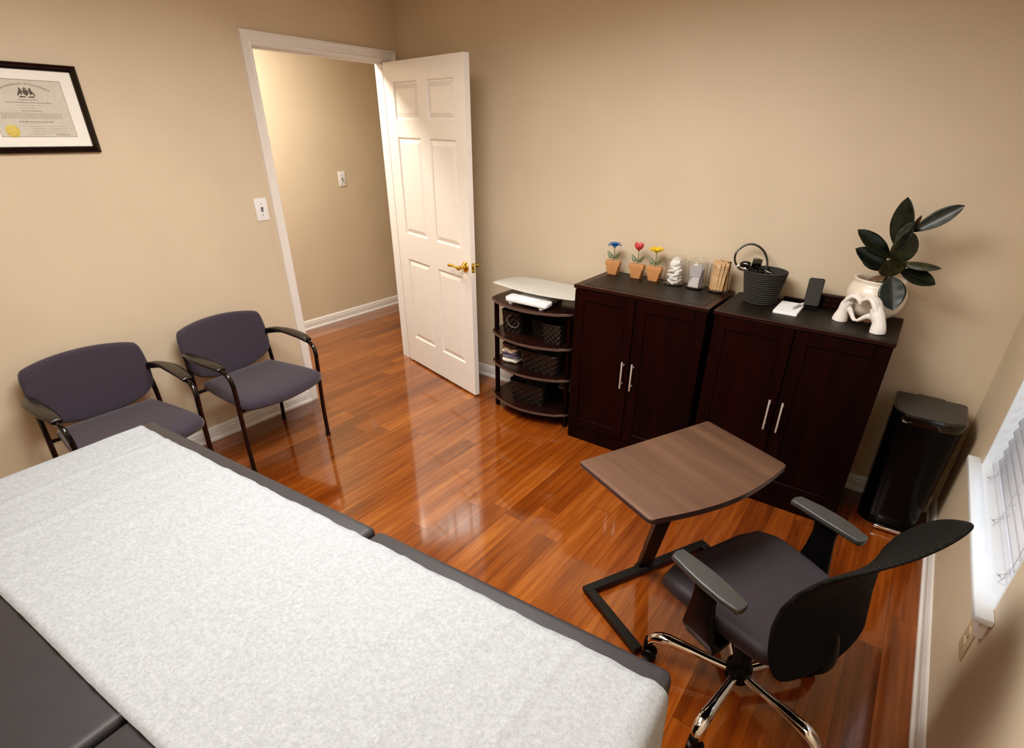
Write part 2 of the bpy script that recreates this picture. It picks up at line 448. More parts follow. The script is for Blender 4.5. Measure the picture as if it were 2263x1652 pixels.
bm = new(); box(bm, HX-0.1, HX, YF, 2.5, 0, H); struct('wall_hallway', bm, M['wall'], 'beige hallway wall seen through the doorway')
bm = new(); box(bm, HX-0.1, 0, 2.5, 2.6, 0, H); struct('wall_hallway_end', bm, M['wall'])

def baseboard(name, a, b, nrm):
    """profile swept from a to b (2D points) against a wall with inward normal nrm"""
    bm = new(); prof = [(0, 0), (0.022, 0), (0.022, 0.014), (0.014, 0.020), (0.014, 0.058), (0.011, 0.064), (0.012, 0.071), (0.007, 0.082), (0.003, 0.086), (0, 0.086)]
    A = [bm.verts.new((a[0]+nrm[0]*t, a[1]+nrm[1]*t, z)) for t, z in prof]; B = [bm.verts.new((b[0]+nrm[0]*t, b[1]+nrm[1]*t, z)) for t, z in prof]
    n = len(prof)
    for i in range(n): bm.faces.new((A[i], A[(i+1) % n], B[(i+1) % n], B[i]))
    bm.faces.new(A); bm.faces.new(B)
    struct(name, bm, M['trim'], 'white moulded baseboard')
baseboard('baseboard_left', (0, YF), (0, YL-0.062), (1, 0))
baseboard('baseboard_back', (0.022, 0), (W-0.022, 0), (0, -1))
baseboard('baseboard_right', (W, YF), (W, 0), (-1, 0))
baseboard('baseboard_hallway', (HX, YF), (HX, 2.5), (1, 0))

# door frame: jamb lining, stops, casing on both sides
bm = new()
x0, x1 = -0.118, 0.003
box(bm, x0, x1, YL-0.018, YL, 0, DH+0.018); box(bm, x0, x1, YR, YR+0.018, 0, DH+0.018); box(bm, x0, x1, YL, YR, DH, DH+0.018)
box(bm, -0.075, -0.04, YL, YL+0.011, 0, DH-0.0); box(bm, -0.075, -0.04, YR-0.011, YR, 0, DH); box(bm, -0.075, -0.04, YL, YR, DH-0.011, DH)
prof = [(0.005, 0), (0.005, 0.009), (0.012, 0.012), (0.018, 0.0095), (0.038, 0.012), (0.046, 0.013), (0.050, 0.018), (0.062, 0.018), (0.062, 0)]
def casing(bm, xw, s):
    rows = []
    for (yy, zz, sy, sz) in ((YL, 0, -1, 0), (YL, DH, -1, 1), (YR, DH, 1, 1), (YR, 0, 1, 0)):
        rows.append([bm.verts.new((xw+s*t, yy+sy*d, zz+sz*d)) for d, t in prof])
    n = len(prof)
    for i in range(3):
        for k in range(n): bm.faces.new((rows[i][k], rows[i][(k+1) % n], rows[i+1][(k+1) % n], rows[i+1][k]))
    bm.faces.new(rows[0]); bm.faces.new(rows[3])
casing(bm, 0.0, 1); casing(bm, -0.115, -1)
fr = struct('trim_1', bm, M['trim'], 'white moulded door casing around the open doorway')
bm = new(); box(bm, -0.03, -0.003, YL-0.0005, YL+0.0015, 0.87, 0.93, 0.0005, 1); obj('strike_plate', bm, M['brass'], fr)

# ------------------------------------------------------------------ door leaf (open into the room)
TH = 1.3208
ddir = Vector((math.sin(TH), -math.cos(TH), 0)); dn = Vector((-math.cos(TH), -math.sin(TH), 0))
door = bpy.data.objects.new('door_1', None); C.objects.link(door); door['kind'] = 'structure'; door['category'] = 'door'
door['label'] = 'white six-panel door standing open into the room with a brass lever'
door.matrix_world = Matrix(((ddir.x, dn.x, 0, 0.004), (ddir.y, dn.y, 0, YR-0.003), (0, 0, 1, 0), (0, 0, 0, 1)))
DW, DT = 0.907, 0.035     # local x along leaf, local y = thickness towards the camera side
bm = new()
xs = [0, 0.12, 0.408, 0.514, 0.802, DW]; zs = [0.014, 0.222, 0.822, 1.0, 1.607, 1.707, 1.915, 2.025]
def rect(bm, y, a, b, c, d): return [bm.verts.new(p) for p in ((a, y, c), (b, y, c), (b, y, d), (a, y, d))]
for side in (0, 1):
    ys = DT if side else 0.0; s = -1 if side else 1
    for i in range(5):
        for j in range(7):
            a, b, c, d = xs[i], xs[i+1], zs[j], zs[j+1]
            if i in (1, 3) and j in (1, 3, 5):
                lv = [(0, 0), (0.004, 0.0085), (0.012, 0.0095), (0.036, 0.002), (0.038, 0.0015)]
                prev = rect(bm, ys, a, b, c, d)
                for ins, dep in lv[1:]:
                    cur = rect(bm, ys+s*dep, a+ins, b-ins, c+ins, d-ins)
                    for k in range(4): bm.faces.new((prev[k], prev[(k+1) % 4], cur[(k+1) % 4], cur[k]))
                    prev = cur
                bm.faces.new(prev)
            else: bm.faces.new(rect(bm, ys, a, b, c, d))
for (a, b, c, d) in ((0, 0, zs[0], zs[-1]), (DW, DW, zs[0], zs[-1])):
    bm.faces.new([bm.verts.new(p) for p in ((a, 0, c), (a, DT, c), (a, DT, d), (a, 0, d))])
for z in (zs[0], zs[-1]): bm.faces.new([bm.verts.new(p) for p in ((0, 0, z), (DW, 0, z), (DW, DT, z), (0, DT, z))])
bmesh.ops.remove_doubles(bm, verts=bm.verts, dist=1e-5)
obj('door_leaf', bm, M['door'], door)
for side in (1, -1):
    y0 = DT if side == 1 else 0.0; ux, uz = 0.847, 0.893
    bm = new()
    mt = T(ux, y0, uz) @ R(-PI/2*side, 'X')
    b2 = new(); lathe(b2, [(0.034, 0), (0.034, 0.004), (0.028, 0.010), (0.015, 0.014), (0.012, 0.020), (0.011, 0.042), (0.0145, 0.046), (0.0145, 0.060), (0.008, 0.064)], 28, cap1=True)
    b2.transform(mt); me = bpy.data.meshes.new('x'); b2.to_mesh(me); b2.free(); bm.from_mesh(me); bpy.data.meshes.remove(me)
    pth = smooth_path([(ux, y0+side*0.052, uz), (ux-0.03, y0+side*0.056, uz+0.002), (ux-0.065, y0+side*0.052, uz+0.004), (ux-0.115, y0+side*0.050, uz-0.002)], 5)
    tube(bm, pth, smooth_vals([0.010, 0.0075, 0.009, 0.0105], 5), 12, flat=1.0)
    obj('door_lever', bm, M['brass'], door, 'all')
bm = new(); box(bm, DW, DW+0.0015, 0.006, 0.030, 0.865, 0.925, 0.0005, 1); box(bm, DW, DW+0.011, 0.012, 0.024, 0.885, 0.905, 0.002)
obj('latch_plate', bm, M['brass'], door)
for z in (0.25, 1.05, 1.80):
    bm = new(); tube(bm, [(-0.004, -0.004, z-0.045), (-0.004, -0.004, z+0.045)], 0.0055, 10); obj('hinge', bm, M['brass'], door, True)

# ------------------------------------------------------------------ switches, outlet
def switch(name, label, x, y, z, toggle='up'):
    t = thing(name, label, 'light switch', (x, y, z), 0, None)
    bm = new(); box(bm, 0, 0.006, -0.0375, 0.0375, -0.06, 0.06, 0.003, 3); obj('wall_plate', bm, M['plastic_w'], t, True)
    bm = new(); box(bm, 0.005, 0.0075, -0.0065, 0.0065, -0.013, 0.013, 0.0008, 1)
    k = 1 if toggle == 'up' else -1
    box(bm, 0.004, 0.020, -0.004, 0.004, -0.005, 0.005, 0.002, 2, 0, T(0, 0, 0.002*k) @ R(-0.5*k, 'Y')); obj('toggle', bm, M['cable_grey'], t, True)
    for s in (-1, 1):
        b = new(); lathe(b, [(0.0032, 0), (0.0030, 0.0012), (0.001, 0.0016)], 12, cap1=True); b.transform(T(0.006, 0, 0.030*s) @ R(PI/2, 'Y')); obj('screw', b, M['cable_grey'], t, True)
    return t
switch('light_switch', 'white toggle light switch on the beige wall left of the door casing', 0.0, -1.143, 1.24)
switch('light_switch', 'small white light switch on the hallway wall seen through the doorway', HX, 0.41, 1.243, 'down')

t = thing('wall_outlet', 'beige duplex wall outlet low on the wall beneath the window sill end', 'outlet', (W, -1.372, 0.415), 0)
bm = new(); box(bm, -0.007, 0, -0.037, 0.037, -0.06, 0.06, 0.003, 3); obj('cover_plate', bm, M['plate_beige'], t, True)
for s in (-1, 1):
    bm = new(); prism(bm, rrect(0.034, 0.028, 0.009), 0.0, 0.004, 0.001, 1, 0, T(-0.006, 0, 0.020*s) @ R(-PI/2, 'Y') @ R(PI/2, 'Z')); obj('receptacle', bm, M['plate_beige'], t, True)

# ------------------------------------------------------------------ window on the right wall
bm = new()
box(bm, W-0.044, W, W2-0.055, W1+0.05, WZ-0.022, WZ, 0.005, 2); box(bm, W-0.002, W+0.13, W2, W1, WZ-0.022, WZ)
win = bpy.data.objects.new('window_1', None); C.objects.link(win); win['kind'] = 'structure'; win['category'] = 'window'
win['label'] = 'recessed white window with projecting sill on the right wall'
obj('window_sill', bm, M['sill'], win, True)
bm = new(); box(bm, W-0.018, W, W2-0.035, W1+0.03, WZ-0.085, WZ-0.022, 0.004, 2); obj('sill_apron', bm, M['trim'], win, True)
bm = new()
for a in (W1-0.012, W2): box(bm, W, W+0.145, a, a+0.012, WZ, WT)
box(bm, W, W+0.145, W2, W1, WT-0.012, WT); obj('window_reveal', bm, M['sill'], win)
bm = new()
for (a, b, c, d) in ((W2+0.012, W2+0.055, WZ, WT-0.012), (W1-0.055, W1-0.012, WZ, WT-0.012), (W2+0.05, W1-0.05, WZ, WZ+0.05), (W2+0.05, W1-0.05, WT-0.06, WT-0.012), (W2+0.05, W1-0.05, 1.28, 1.32)):
    box(bm, W+0.10, W+0.135, a, b, c, d, 0.003, 1)
obj('window_frame', bm, M['sill'], win)
bm = new(); box(bm, W+0.116, W+0.120, W2+0.05, W1-0.05, WZ+0.05, WT-0.06); obj('pane', bm, M['pane'], win)

bl = thing('window_blind', 'white slatted blind lowered inside the window on the right wall', 'blind', (W+0.048, (W1+W2)/2, WZ))
hw = (W1-W2)/2-0.022
bm = new(); box(bm, -0.024, 0.024, -hw, hw, 0.012, 0.030, 0.004, 2); obj('bottom_rail', bm, M['blind'], bl, True)
k = 0; z = 0.058
while z < WT-WZ-0.08:
    bm = new(); a = math.radians(62)
    def sl(u, v): 
        w = (v-0.5)*0.050; c = 0.0025*(1-(2*v-1)**2)
        return (math.cos(a)*w-math.sin(a)*c, -hw+2*hw*u, z+math.sin(a)*w+math.cos(a)*c)
    grid(bm, sl, 1, 6); o = obj('slat', bm, M['blind'], bl, 'all'); md = o.modifiers.new('s', 'SOLIDIFY'); md.thickness = 0.0024
    z += 0.0415
bm = new(); box(bm, -0.028, 0.03, -hw-0.005, hw+0.005, WT-WZ-0.065, WT-WZ-0.014, 0.003, 1); obj('head_rail', bm, M['blind'], bl)
for yy in (-hw*0.72, 0.0, hw*0.72):
    bm = new(); zt = WT-WZ-0.06
    for xx in (-0.021, 0.021): tube(bm, [(xx, yy, 0.03), (xx, yy, zt)], 0.0009, 5)
    zz = 0.04
    while zz < zt-0.04:
        tube(bm, [(-0.021, yy, zz), (0.021, yy, zz+0.028)], 0.0008, 5); zz += 0.0415
    tube(bm, smooth_path([(-0.024, yy, 0.03), (-0.034, yy+0.012, 0.012), (-0.036, yy+0.028, 0.002), (-0.030, yy+0.02, 0.003)], 5), 0.0012, 6)
    tube(bm, smooth_path([(-0.025, yy, 0.05), (-0.032, yy-0.02, 0.028), (-0.036, yy-0.012, 0.003)], 5), 0.0010, 6)
    obj('ladder_cord', bm, M['cord'], bl, True)

# ------------------------------------------------------------------ ceiling light (above, outside the frame)
cl = thing('ceiling_light', 'rectangular white ceiling light fixture above the middle of the room', 'ceiling light', (1.90, -1.90, H-0.03))
bm = new()
for (a, b, c, d) in ((-0.62, 0.62, -0.60, -0.58), (-0.62, 0.62, 0.58, 0.60), (-0.62, -0.60, -0.58, 0.58), (0.60, 0.62, -0.58, 0.58)): box(bm, a, b, c, d, -0.005, 0.03)
obj('fixture_frame', bm, M['trim'], cl)
bm = new(); box(bm, -0.60, 0.60, -0.58, 0.58, 0.01, 0.015); obj('diffuser', bm, M['lamp_on'], cl)

# ------------------------------------------------------------------ diploma
dp = thing('framed_diploma', 'black framed certificate with gold seal on the beige wall, cut by the left edge', 'picture', (0.0, -2.043, 1.7085))
FW, FH, FT = 0.394, 0.322, 0.024
prof2 = [(0, 0), (0, 0.016), (0.004, 0.020), (0.010, 0.016), (0.016, 0.018), (0.022, 0.013), (0.0245, 0.008), (0.0245, 0)]
bm = new(); rows = []
for sy, sz in ((-1, -1), (1, -1), (1, 1), (-1, 1)):
    rows.append([bm.verts.new((t, sy*(FW/2-d), sz*(FH/2-d))) for d, t in prof2])
for i in range(4):
    for k in range(len(prof2)): bm.faces.new((rows[i][k], rows[i][(k+1) % len(prof2)], rows[(i+1) % 4][(k+1) % len(prof2)], rows[(i+1) % 4][k]))
obj('frame', bm, M['frame'], dp)
bm = new(); box(bm, 0.001, 0.0065, -FW/2+0.022, FW/2-0.022, -FH/2+0.022, FH/2-0.022); obj('mat_board', bm, M['mat'], dp)
bm = new(); box(bm, 0.0065, 0.0070, -0.128, 0.128, -0.1015, 0.1025); ce = obj('certificate', bm, M['parchment'], dp)
bm = new()
X = 0.0073
MT = lambda y, z, a=0: T(X, y, z) @ R(a, 'X') @ R(PI/2, 'Z') @ R(PI/2, 'X')
def bar(y0, y1, z, h=0.0016, mat=0):
    y = y0
    while y < y1:
        w = rnd.uniform(0.004, 0.012); e = min(y+w, y1)
        box(bm, X-0.0002, X, y, e, z-h/2, z+h/2*rnd.uniform(0.6, 1.3), mat=mat); y = e+0.0022
for (a, b, c, d) in ((-0.128, 0.128, 0.1010, 0.1025), (-0.128, 0.128, -0.1015, -0.1005), (-0.128, -0.1270, -0.1015, 0.1025), (0.1270, 0.128, -0.1015, 0.1025)): box(bm, X-0.0002, X, a, b, c, d)
# arched heading
head = 'Commonwealth of Pennsylvania'; Rr = 0.165; span = 1.02
wd = [{'m': 0.92, 'w': 0.80, 'l': 0.30, 'i': 0.30, 't': 0.40, 'f': 0.36, ' ': 0.42, 'C': 0.72, 'P': 0.60, 's': 0.46, 'v': 0.52}.get(ch, 0.58) for ch in head]
acc = 0
for i, ch in enumerate(head):
    a = span*((acc+wd[i]/2)/sum(wd)-0.5); acc += wd[i]
    if ch == ' ': continue
    text_mesh(bm, ch, 0.0125, MT(Rr*math.sin(a), 0.084-Rr+Rr*math.cos(a), -a))
text_mesh(bm, 'Department of State', 0.0075, MT(0, 0.030))
text_mesh(bm, 'Bureau of Professional and Occupational Affairs', 0.0078, MT(0, 0.020))
for (a, b, z, m) in ((-0.045, 0.045, 0.012, 1), (-0.034, 0.034, 0.003, 1), (-0.033, 0.033, -0.007, 0)): bar(a, b, z, 0.0018, m)
for i in range(6): bar(-0.105, 0.098 if i < 5 else 0.1, -0.016-0.0036*i, 0.0014, 1)
bar(-0.055, 0.06, -0.046, 0.0022, 0); bar(-0.03, 0.03, -0.052, 0.0014, 1)
for i in range(4): bar(-0.03+0.004*i, 0.095, -0.062-0.008*i, 0.0015, 1)
bar(-0.035, 0.015, -0.092, 0.0014, 1)
# flowing signature
tube(bm, smooth_path([(X, 0.052+0.0018*i, -0.0935+0.0030*rnd.uniform(0.2, 1.0)*(1 if i % 2 else -0.5)) for i in range(30)], 4), 0.00045, 4)
# coat of arms: shield, eagle and two rearing horses
def flat(poly): 
    vs = [bm.verts.new((X, a, b)) for a, b in poly]; bm.faces.new(vs)
cz = 0.058
flat([(-0.009, cz+0.008), (0.009, cz+0.008), (0.009, cz-0.004), (0.0, cz-0.013), (-0.009, cz-0.004)])
flat([(-0.010, cz+0.014), (-0.004, cz+0.012), (0, cz+0.019), (0.004, cz+0.012), (0.010, cz+0.014), (0.004, cz+0.009), (-0.004, cz+0.009)])
for s in (-1, 1):
    flat([(s*0.010, cz+0.003), (s*0.013, cz+0.012), (s*0.018, cz+0.017), (s*0.021, cz+0.012), (s*0.019, cz+0.009), (s*0.026, cz-0.002), (s*0.030, cz-0.012), (s*0.025, cz-0.011), (s*0.021, cz-0.004), (s*0.014, cz-0.010), (s*0.012, cz-0.004)])
    flat([(s*0.004, cz-0.014), (s*0.028, cz-0.013), (s*0.022, cz-0.018), (s*0.004, cz-0.018)])
obj('printed_text', bm, [M['ink'], M['inklt']], dp)
bm = new(); lathe(bm, [(0.0, 0.0012), (0.012, 0.0012), (0.019, 0.0009), (0.022, 0.0003)], 36, cap0=False)
for v in bm.verts:
    r_ = math.hypot(v.co.x, v.co.y)
    if r_ > 0.02: v.co *= 1+0.05*((round(math.atan2(v.co.y, v.co.x)*18/PI)) % 2)
bm.transform(T(X, -0.087, -0.080) @ R(PI/2, 'Y')); obj('gold_seal', bm, M['gold'], dp)

# ------------------------------------------------------------------ guest chairs
def guest_chair(label, x, y, rz):
    t = thing('guest_chair', label, 'chair', (x, y, 0), rz, 'guest chairs against the left wall')
    for s in (-1, 1):
        bm = new()
        P = smooth_path([(0.200, s*0.250, 0.001), (0.204, s*0.250, 0.25), (0.216, s*0.252, 0.48), (0.215, s*0.254, 0.535), (0.192, s*0.257, 0.577), (0.125, s*0.262, 0.598), (0.02, s*0.264, 0.612), (-0.09, s*0.260, 0.606), (-0.175, s*0.238, 0.590)], 7)
        tube(bm, P, 0.0115, 12); lathe(bm, [(0.014, 0), (0.014, 0.012), (0.0115, 0.02)], 12, (0.2, s*0.25, 0)); obj('leg', bm, M['black_gloss'], t, 'all')
        bm = new()
        P = smooth_path([(-0.205, s*0.245, 0.001), (-0.190, s*0.243, 0.25), (-0.182, s*0.240, 0.42), (-0.195, s*0.236, 0.55), (-0.215, s*0.232, 0.66)], 6)
        tube(bm, P, 0.0115, 12); lathe(bm, [(0.014, 0), (0.014, 0.012), (0.0115, 0.02)], 12, (-0.205, s*0.245, 0)); obj('leg', bm, M['black_gloss'], t, 'all')
        bm = new()
        def arm(u, v):
            xx = 0.165-0.360*u; wv = (0.010+0.020*math.sin(PI*min(1, (u+0.12)/1.0))**0.7) if u < 0.96 else 0.008
            yy = s*(0.258+0.010*math.sin(PI*u)-0.018*max(0, u-0.6)*2)+(v-0.5)*2*wv
            zz = 0.609+0.012*math.sin(PI*u*0.9)-0.03*max(0, 0.16-u)*1.4-0.018*max(0, u-0.8)*4
            return (xx, yy, zz-0.006*(2*v-1)**2)
        grid(bm, arm, 22, 6); o = obj('armrest', bm, M['olive_arm'], t, 'all'); md = o.modifiers.new('s', 'SOLIDIFY'); md.thickness = 0.014; md.offset = 0
    # seat
    out = [(-0.155, -0.19), (-0.165, 0), (-0.155, 0.19), (-0.12, 0.212), (0.02, 0.232), (0.17, 0.246), (0.235, 0.246), (0.262, 0.225), (0.285, 0.14), (0.295, 0.0), (0.285, -0.14), (0.262, -0.225), (0.235, -0.246), (0.17, -0.246), (0.02, -0.232), (-0.12, -0.212)]
    bm = new(); out = spl(out)
    pillow(bm, out, 0.056, 0.026, lambda u, v, w: (u, v, 0.405+w+0.010*(2*abs(v)/0.5)**2*0.8-0.012*max(0, (u-0.15)/0.14)**2+(0.006 if w > 0 else 0)*(1-(v/0.25)**2)))
    obj('seat', bm, M['purple'], t, 'all')
    bm = new()
    bm.free()
    for xx, yy in ((-0.185, 0.242), (0.212, 0.250)):
        bm = new(); tube(bm, [(xx, -yy, 0.374), (xx, yy, 0.374)], 0.009, 10); obj('seat_rail', bm, M['black_metal'], t, 'all')
    # back: outline in (y, z)
    out = [(-0.236, 0.698), (-0.200, 0.718), (-0.10, 0.733), (0, 0.737), (0.10, 0.733), (0.200, 0.718), (0.236, 0.698), (0.247, 0.62), (0.246, 0.54), (0.234, 0.492), (0.185, 0.449), (0.10, 0.420), (0, 0.410), (-0.10, 0.420), (-0.185, 0.449), (-0.234, 0.492), (-0.246, 0.54), (-0.247, 0.62)]
    bm = new(); out = spl(out)
    pillow(bm, out, 0.040, 0.018, lambda u, v, w: (-0.172-(v-0.43)*0.14-0.036*(1-(u/0.25)**2)+w, u, v))
    obj('backrest', bm, M['purple'], t, 'all')
    return t
ch1 = guest_chair('plum fabric guest chair with black arms standing beside the doorway', 0.306, -1.560, math.radians(4))
ch2 = relabel_copy(ch1, (0.310, -2.222, 0), math.radians(1), 'plum fabric guest chair partly hidden behind the exam table corner')

# ------------------------------------------------------------------ exam table
TR = math.radians(3.4)
et = thing('exam_table', 'padded charcoal vinyl exam table covered with white paper', 'exam table', (1.116, -2.350, 0), TR)
TW, TZ = 0.78, 0.760
def cushion(x0, x1):
    bm = new()
    box(bm, x0, x1, -TW, 0, TZ-0.085, TZ, 0.020, 5)
    return bm
obj('head_cushion', cushion(0, 1.075), M['vinyl'], et, 'all'); obj('body_cushion', cushion(1.083, 1.873), M['vinyl'], et, 'all')
bm = new(); box(bm, 0.03, 1.065, -TW+0.03, -0.03, 0.645, 0.675, 0.003, 1); box(bm, 1.095, 1.84, -TW+0.03, -0.03, 0.645, 0.675, 0.003, 1); obj('deck_frame', bm, M['black_metal'], et)
bm = new(); tube(bm, [(1.079, -0.015, 0.70), (1.079, -TW+0.015, 0.70)], 0.0055, 10); obj('hinge_rod', bm, M['steel'], et)
bm = new(); box(bm, 0.20, 1.62, -0.66, -0.14, 0.06, 0.645, 0.006, 1); obj('base_cabinet', bm, M['espresso'], et)
bm = new(); box(bm, 0.24, 1.58, -0.62, -0.18, 0.0, 0.06); obj('plinth', bm, M['black_plastic'], et)

pp = thing('exam_paper', 'white crinkled disposable paper strip laid along the exam table', 'paper', (1.116, -2.350, 0), TR)
path = [(-0.006, 0.40), (-0.006, 0.60), (-0.006, 0.735)]
for k in range(1, 6): a = PI/2*k/6; path.append((-0.006+0.028*(1-math.cos(a)), 0.735+0.0285*math.sin(a)))
nx = 260
for i in range(nx+1): path.append((0.022+(1.827)*i/nx, TZ+0.0035))
for k in range(1, 7): a = PI/2*k/6; path.append((1.849+0.030*math.sin(a), TZ+0.0035-0.030*(1-math.cos(a))))
path += [(1.8800, 0.68), (1.881, 0.60), (1.882, 0.50), (1.883, 0.40)]
bm = new(); npth = len(path)-1
def pf(u, v):
    x, zz = path[round(u*npth)]; flatz = zz > TZ+0.003
    e = 0.0014*math.sin(x*23)+0.0010*math.sin(x*61+1)
    y = -0.050-0.558*v + (e if v < 0.05 else 0) + (0.0010*math.sin(x*9+2) if v > 0.95 else 0)
    if flatz: zz += 0.0008*(0.5+0.5*math.sin(x*55+v*2.5+math.sin(v*6)))+0.0030*max(0, math.sin(x*38+v*1.6+0.8*math.sin(v*3+x*4)))**8+0.0009*(0.5+0.5*math.sin(x*140+v*4))
    elif x > 1.879: x += 0.003*(1+math.sin(v*20))*min(1, (TZ-zz)*6)
    return (x, y, zz)
grid(bm, pf, npth, 30); o = obj('paper_sheet', bm, M['paper'], pp, 'all')
md = o.modifiers.new('s', 'SOLIDIFY'); md.thickness = 0.0006; md.offset = 1

# ------------------------------------------------------------------ overbed side table
A_, B_, C_, D_ = Vector((2.418, -1.604)), Vector((2.730, -1.784)), Vector((2.984, -1.237)), Vector((2.670, -1.052))
cen = (A_+B_+C_+D_)/4; ang = math.radians(65)
ot = thing('overbed_table', 'walnut topped side table on a slanted black post and floor frame', 'side table', (cen.x, cen.y, 0), ang)
def loc(p):
    d = Vector((p[0], p[1]))-cen; return (d.x*math.cos(ang)+d.y*math.sin(ang), -d.x*math.sin(ang)+d.y*math.cos(ang))
a, b, c, d = [loc(p) for p in (A_, B_, C_, D_)]
def corner(p, dx, dy, r=0.012, n=4): return None
top = []
def arc(cx, cy, r, a0, a1, n=4):
    for k in range(n+1):
        q = math.radians(a0+(a1-a0)*k/n); top.append((cx+r*math.cos(q), cy+r*math.sin(q)))
x0 = (a[0]+b[0])/2; x1 = (c[0]+d[0])/2; yb = (b[1]+c[1])/2; ya = (a[1]+d[1])/2
# ya > yb (yb = side facing the chair)
arc(x1-0.012, ya-0.012, 0.012, 0, 90); arc(x0+0.012, ya-0.012, 0.012, 90, 180); arc(x0+0.018, yb+0.018, 0.018, 180, 262)
for k in range(1, 16):
    u = k/16; top.append((x0+0.018+(x1-x0-0.036)*u, yb-0.042*math.sin(PI*u)))
arc(x1-0.018, yb+0.018, 0.018, 278, 360)
bm = new(); prism(bm, top, 0.680, 0.700, 0.006, 3); o = obj('tabletop', bm, [M['walnut'], M['edge_band']], ot, 30)
for p in o.data.polygons:
    if p.normal.z < 0.5: p.material_index = 1
LV = lambda x, y, z: (*loc((x, y)), z)
bm = new()
p0 = Vector(LV(2.558, -1.243, 0.03)); p1 = Vector(LV(2.703, -1.425, 0.672))
ax = (p1-p0); L = ax.length; q = ax.to_track_quat('Z', 'X').to_matrix().to_4x4()
box(bm, -0.016, 0.016, -0.028, 0.028, 0, L, 0.004, 2, 0, T(*p0) @ q @ R(0, 'Z')); obj('slanted_post', bm, M['black_metal'], ot, True)
bm = new(); box(bm, -0.10, 0.10, -0.06, 0.06, 0.668, 0.680, 0.003, 1, 0, T(p1.x, p1.y, 0)); obj('top_bracket', bm, M['black_metal'], ot)
tA = Vector(loc((2.43, -1.495))); tB = Vector(loc((2.715, -0.955)))
bm = new(); dv = (tB-tA).normalized(); nv = Vector((dv.y, -dv.x))
if nv.y > 0: nv = -nv
ly = 0.33
def bar2(p, q, w=0.036, z0=0.008, z1=0.034):
    e = (q-p).normalized(); s = Vector((-e.y, e.x))*w/2
    prism(bm, [p+s, q+s, q-s, p-s], z0, z1, 0.002, 1)
o1, o2 = tA-dv*0.018, tB+dv*0.018
bar2(o1, o2); bar2(tA+nv*0.0181, tA+nv*ly); bar2(tB+nv*0.0181, tB+nv*ly)
box(bm, -0.035, 0.035, -0.021, 0.021, 0.006, 0.040, 0.003, 1, 0, T(p0.x, p0.y, 0) @ R(math.atan2(dv.y, dv.x), 'Z'))
for p in (tA, tB, tA+nv*(ly-0.02), tB+nv*(ly-0.02)): lathe(bm, [(0.012, 0), (0.012, 0.009)], 12, (p.x, p.y, 0))
obj('floor_frame', bm, M['black_metal'], ot)

# ------------------------------------------------------------------ office chair
oc = thing('office_chair', 'black swivel desk chair with mesh back and chrome star base', 'office chair', (3.048, -1.580, 0), math.radians(155))
for k in range(5):
    a = math.radians(35+72*k); e = Vector((math.cos(a), math.sin(a), 0)); pz = lambda r, z: e*r+Vector((0, 0, z))
    bm = new(); P = smooth_path([pz(0.02, 0.088), pz(0.10, 0.096), pz(0.19, 0.110), pz(0.252, 0.114), pz(0.288, 0.100), pz(0.303, 0.074)], 6)
    tube(bm, P, smooth_vals([0.0150, 0.0160, 0.0190, 0.0220, 0.0190, 0.014], 6), 16, flat=0.85); lg = obj('leg', bm, M['chrome'], oc, 'all')
    bm = new(); side = Vector((-e.y, e.x, 0)); cc = e*0.306+Vector((0, 0, 0.026)); dr = e*(-0.012)+side*0.006
    for s in (-1, 1):
        P = [cc+dr+side*s*(0.006+0.016*q/4) for q in range(5)]
        tube(bm, P, [0.022, 0.026, 0.026, 0.025, 0.020], 18)
    tube(bm, [cc+dr-side*0.012, cc+dr+side*0.012], 0.012, 10)
    tube(bm, [e*0.304+Vector((0, 0, 0.088)), e*0.304+Vector((0, 0, 0.045))], [0.014, 0.016], 12)
    obj('caster', bm, M['black_plastic'], oc, 'all')
bm = new(); lathe(bm, [(0.036, 0.060), (0.042, 0.066), (0.042, 0.118), (0.030, 0.130), (0.030, 0.26), (0.022, 0.265), (0.022, 0.385)], 24, cap1=True); obj('gas_column', bm, M['black_plastic'], oc, True)
bm = new(); box(bm, -0.15, 0.10, -0.075, 0.075, 0.375, 0.412, 0.012, 2); box(bm, -0.21, -0.12, -0.055, 0.055, 0.345, 0.400, 0.012, 2)
tube(bm, [(0.0, -0.07, 0.385), (0.0, -0.19, 0.380)], 0.006, 8); tube(bm, [(-0.155, -0.05, 0.36), (-0.155, -0.13, 0.35)], [0.008, 0.008], 8); tube(bm, [(-0.155, -0.13, 0.35), (-0.155, -0.165, 0.35)], 0.022, 12)
obj('tilt_mechanism', bm, M['black_plastic'], oc, 35)
out = [(-0.195, -0.17), (-0.205, 0), (-0.195, 0.17), (-0.16, 0.205), (0.0, 0.232), (0.13, 0.238), (0.20, 0.220), (0.232, 0.15), (0.242, 0), (0.232, -0.15), (0.20, -0.220), (0.13, -0.238), (0.0, -0.232), (-0.16, -0.205)]
bm = new(); pillow(bm, out, 0.062, 0.026, lambda u, v, w: (u, v, 0.445+w-0.035*max(0, (u-0.08)/0.16)**2+0.010*(v/0.23)**2), n=90); obj('seat', bm, M['seat_leather'], oc, 'all')
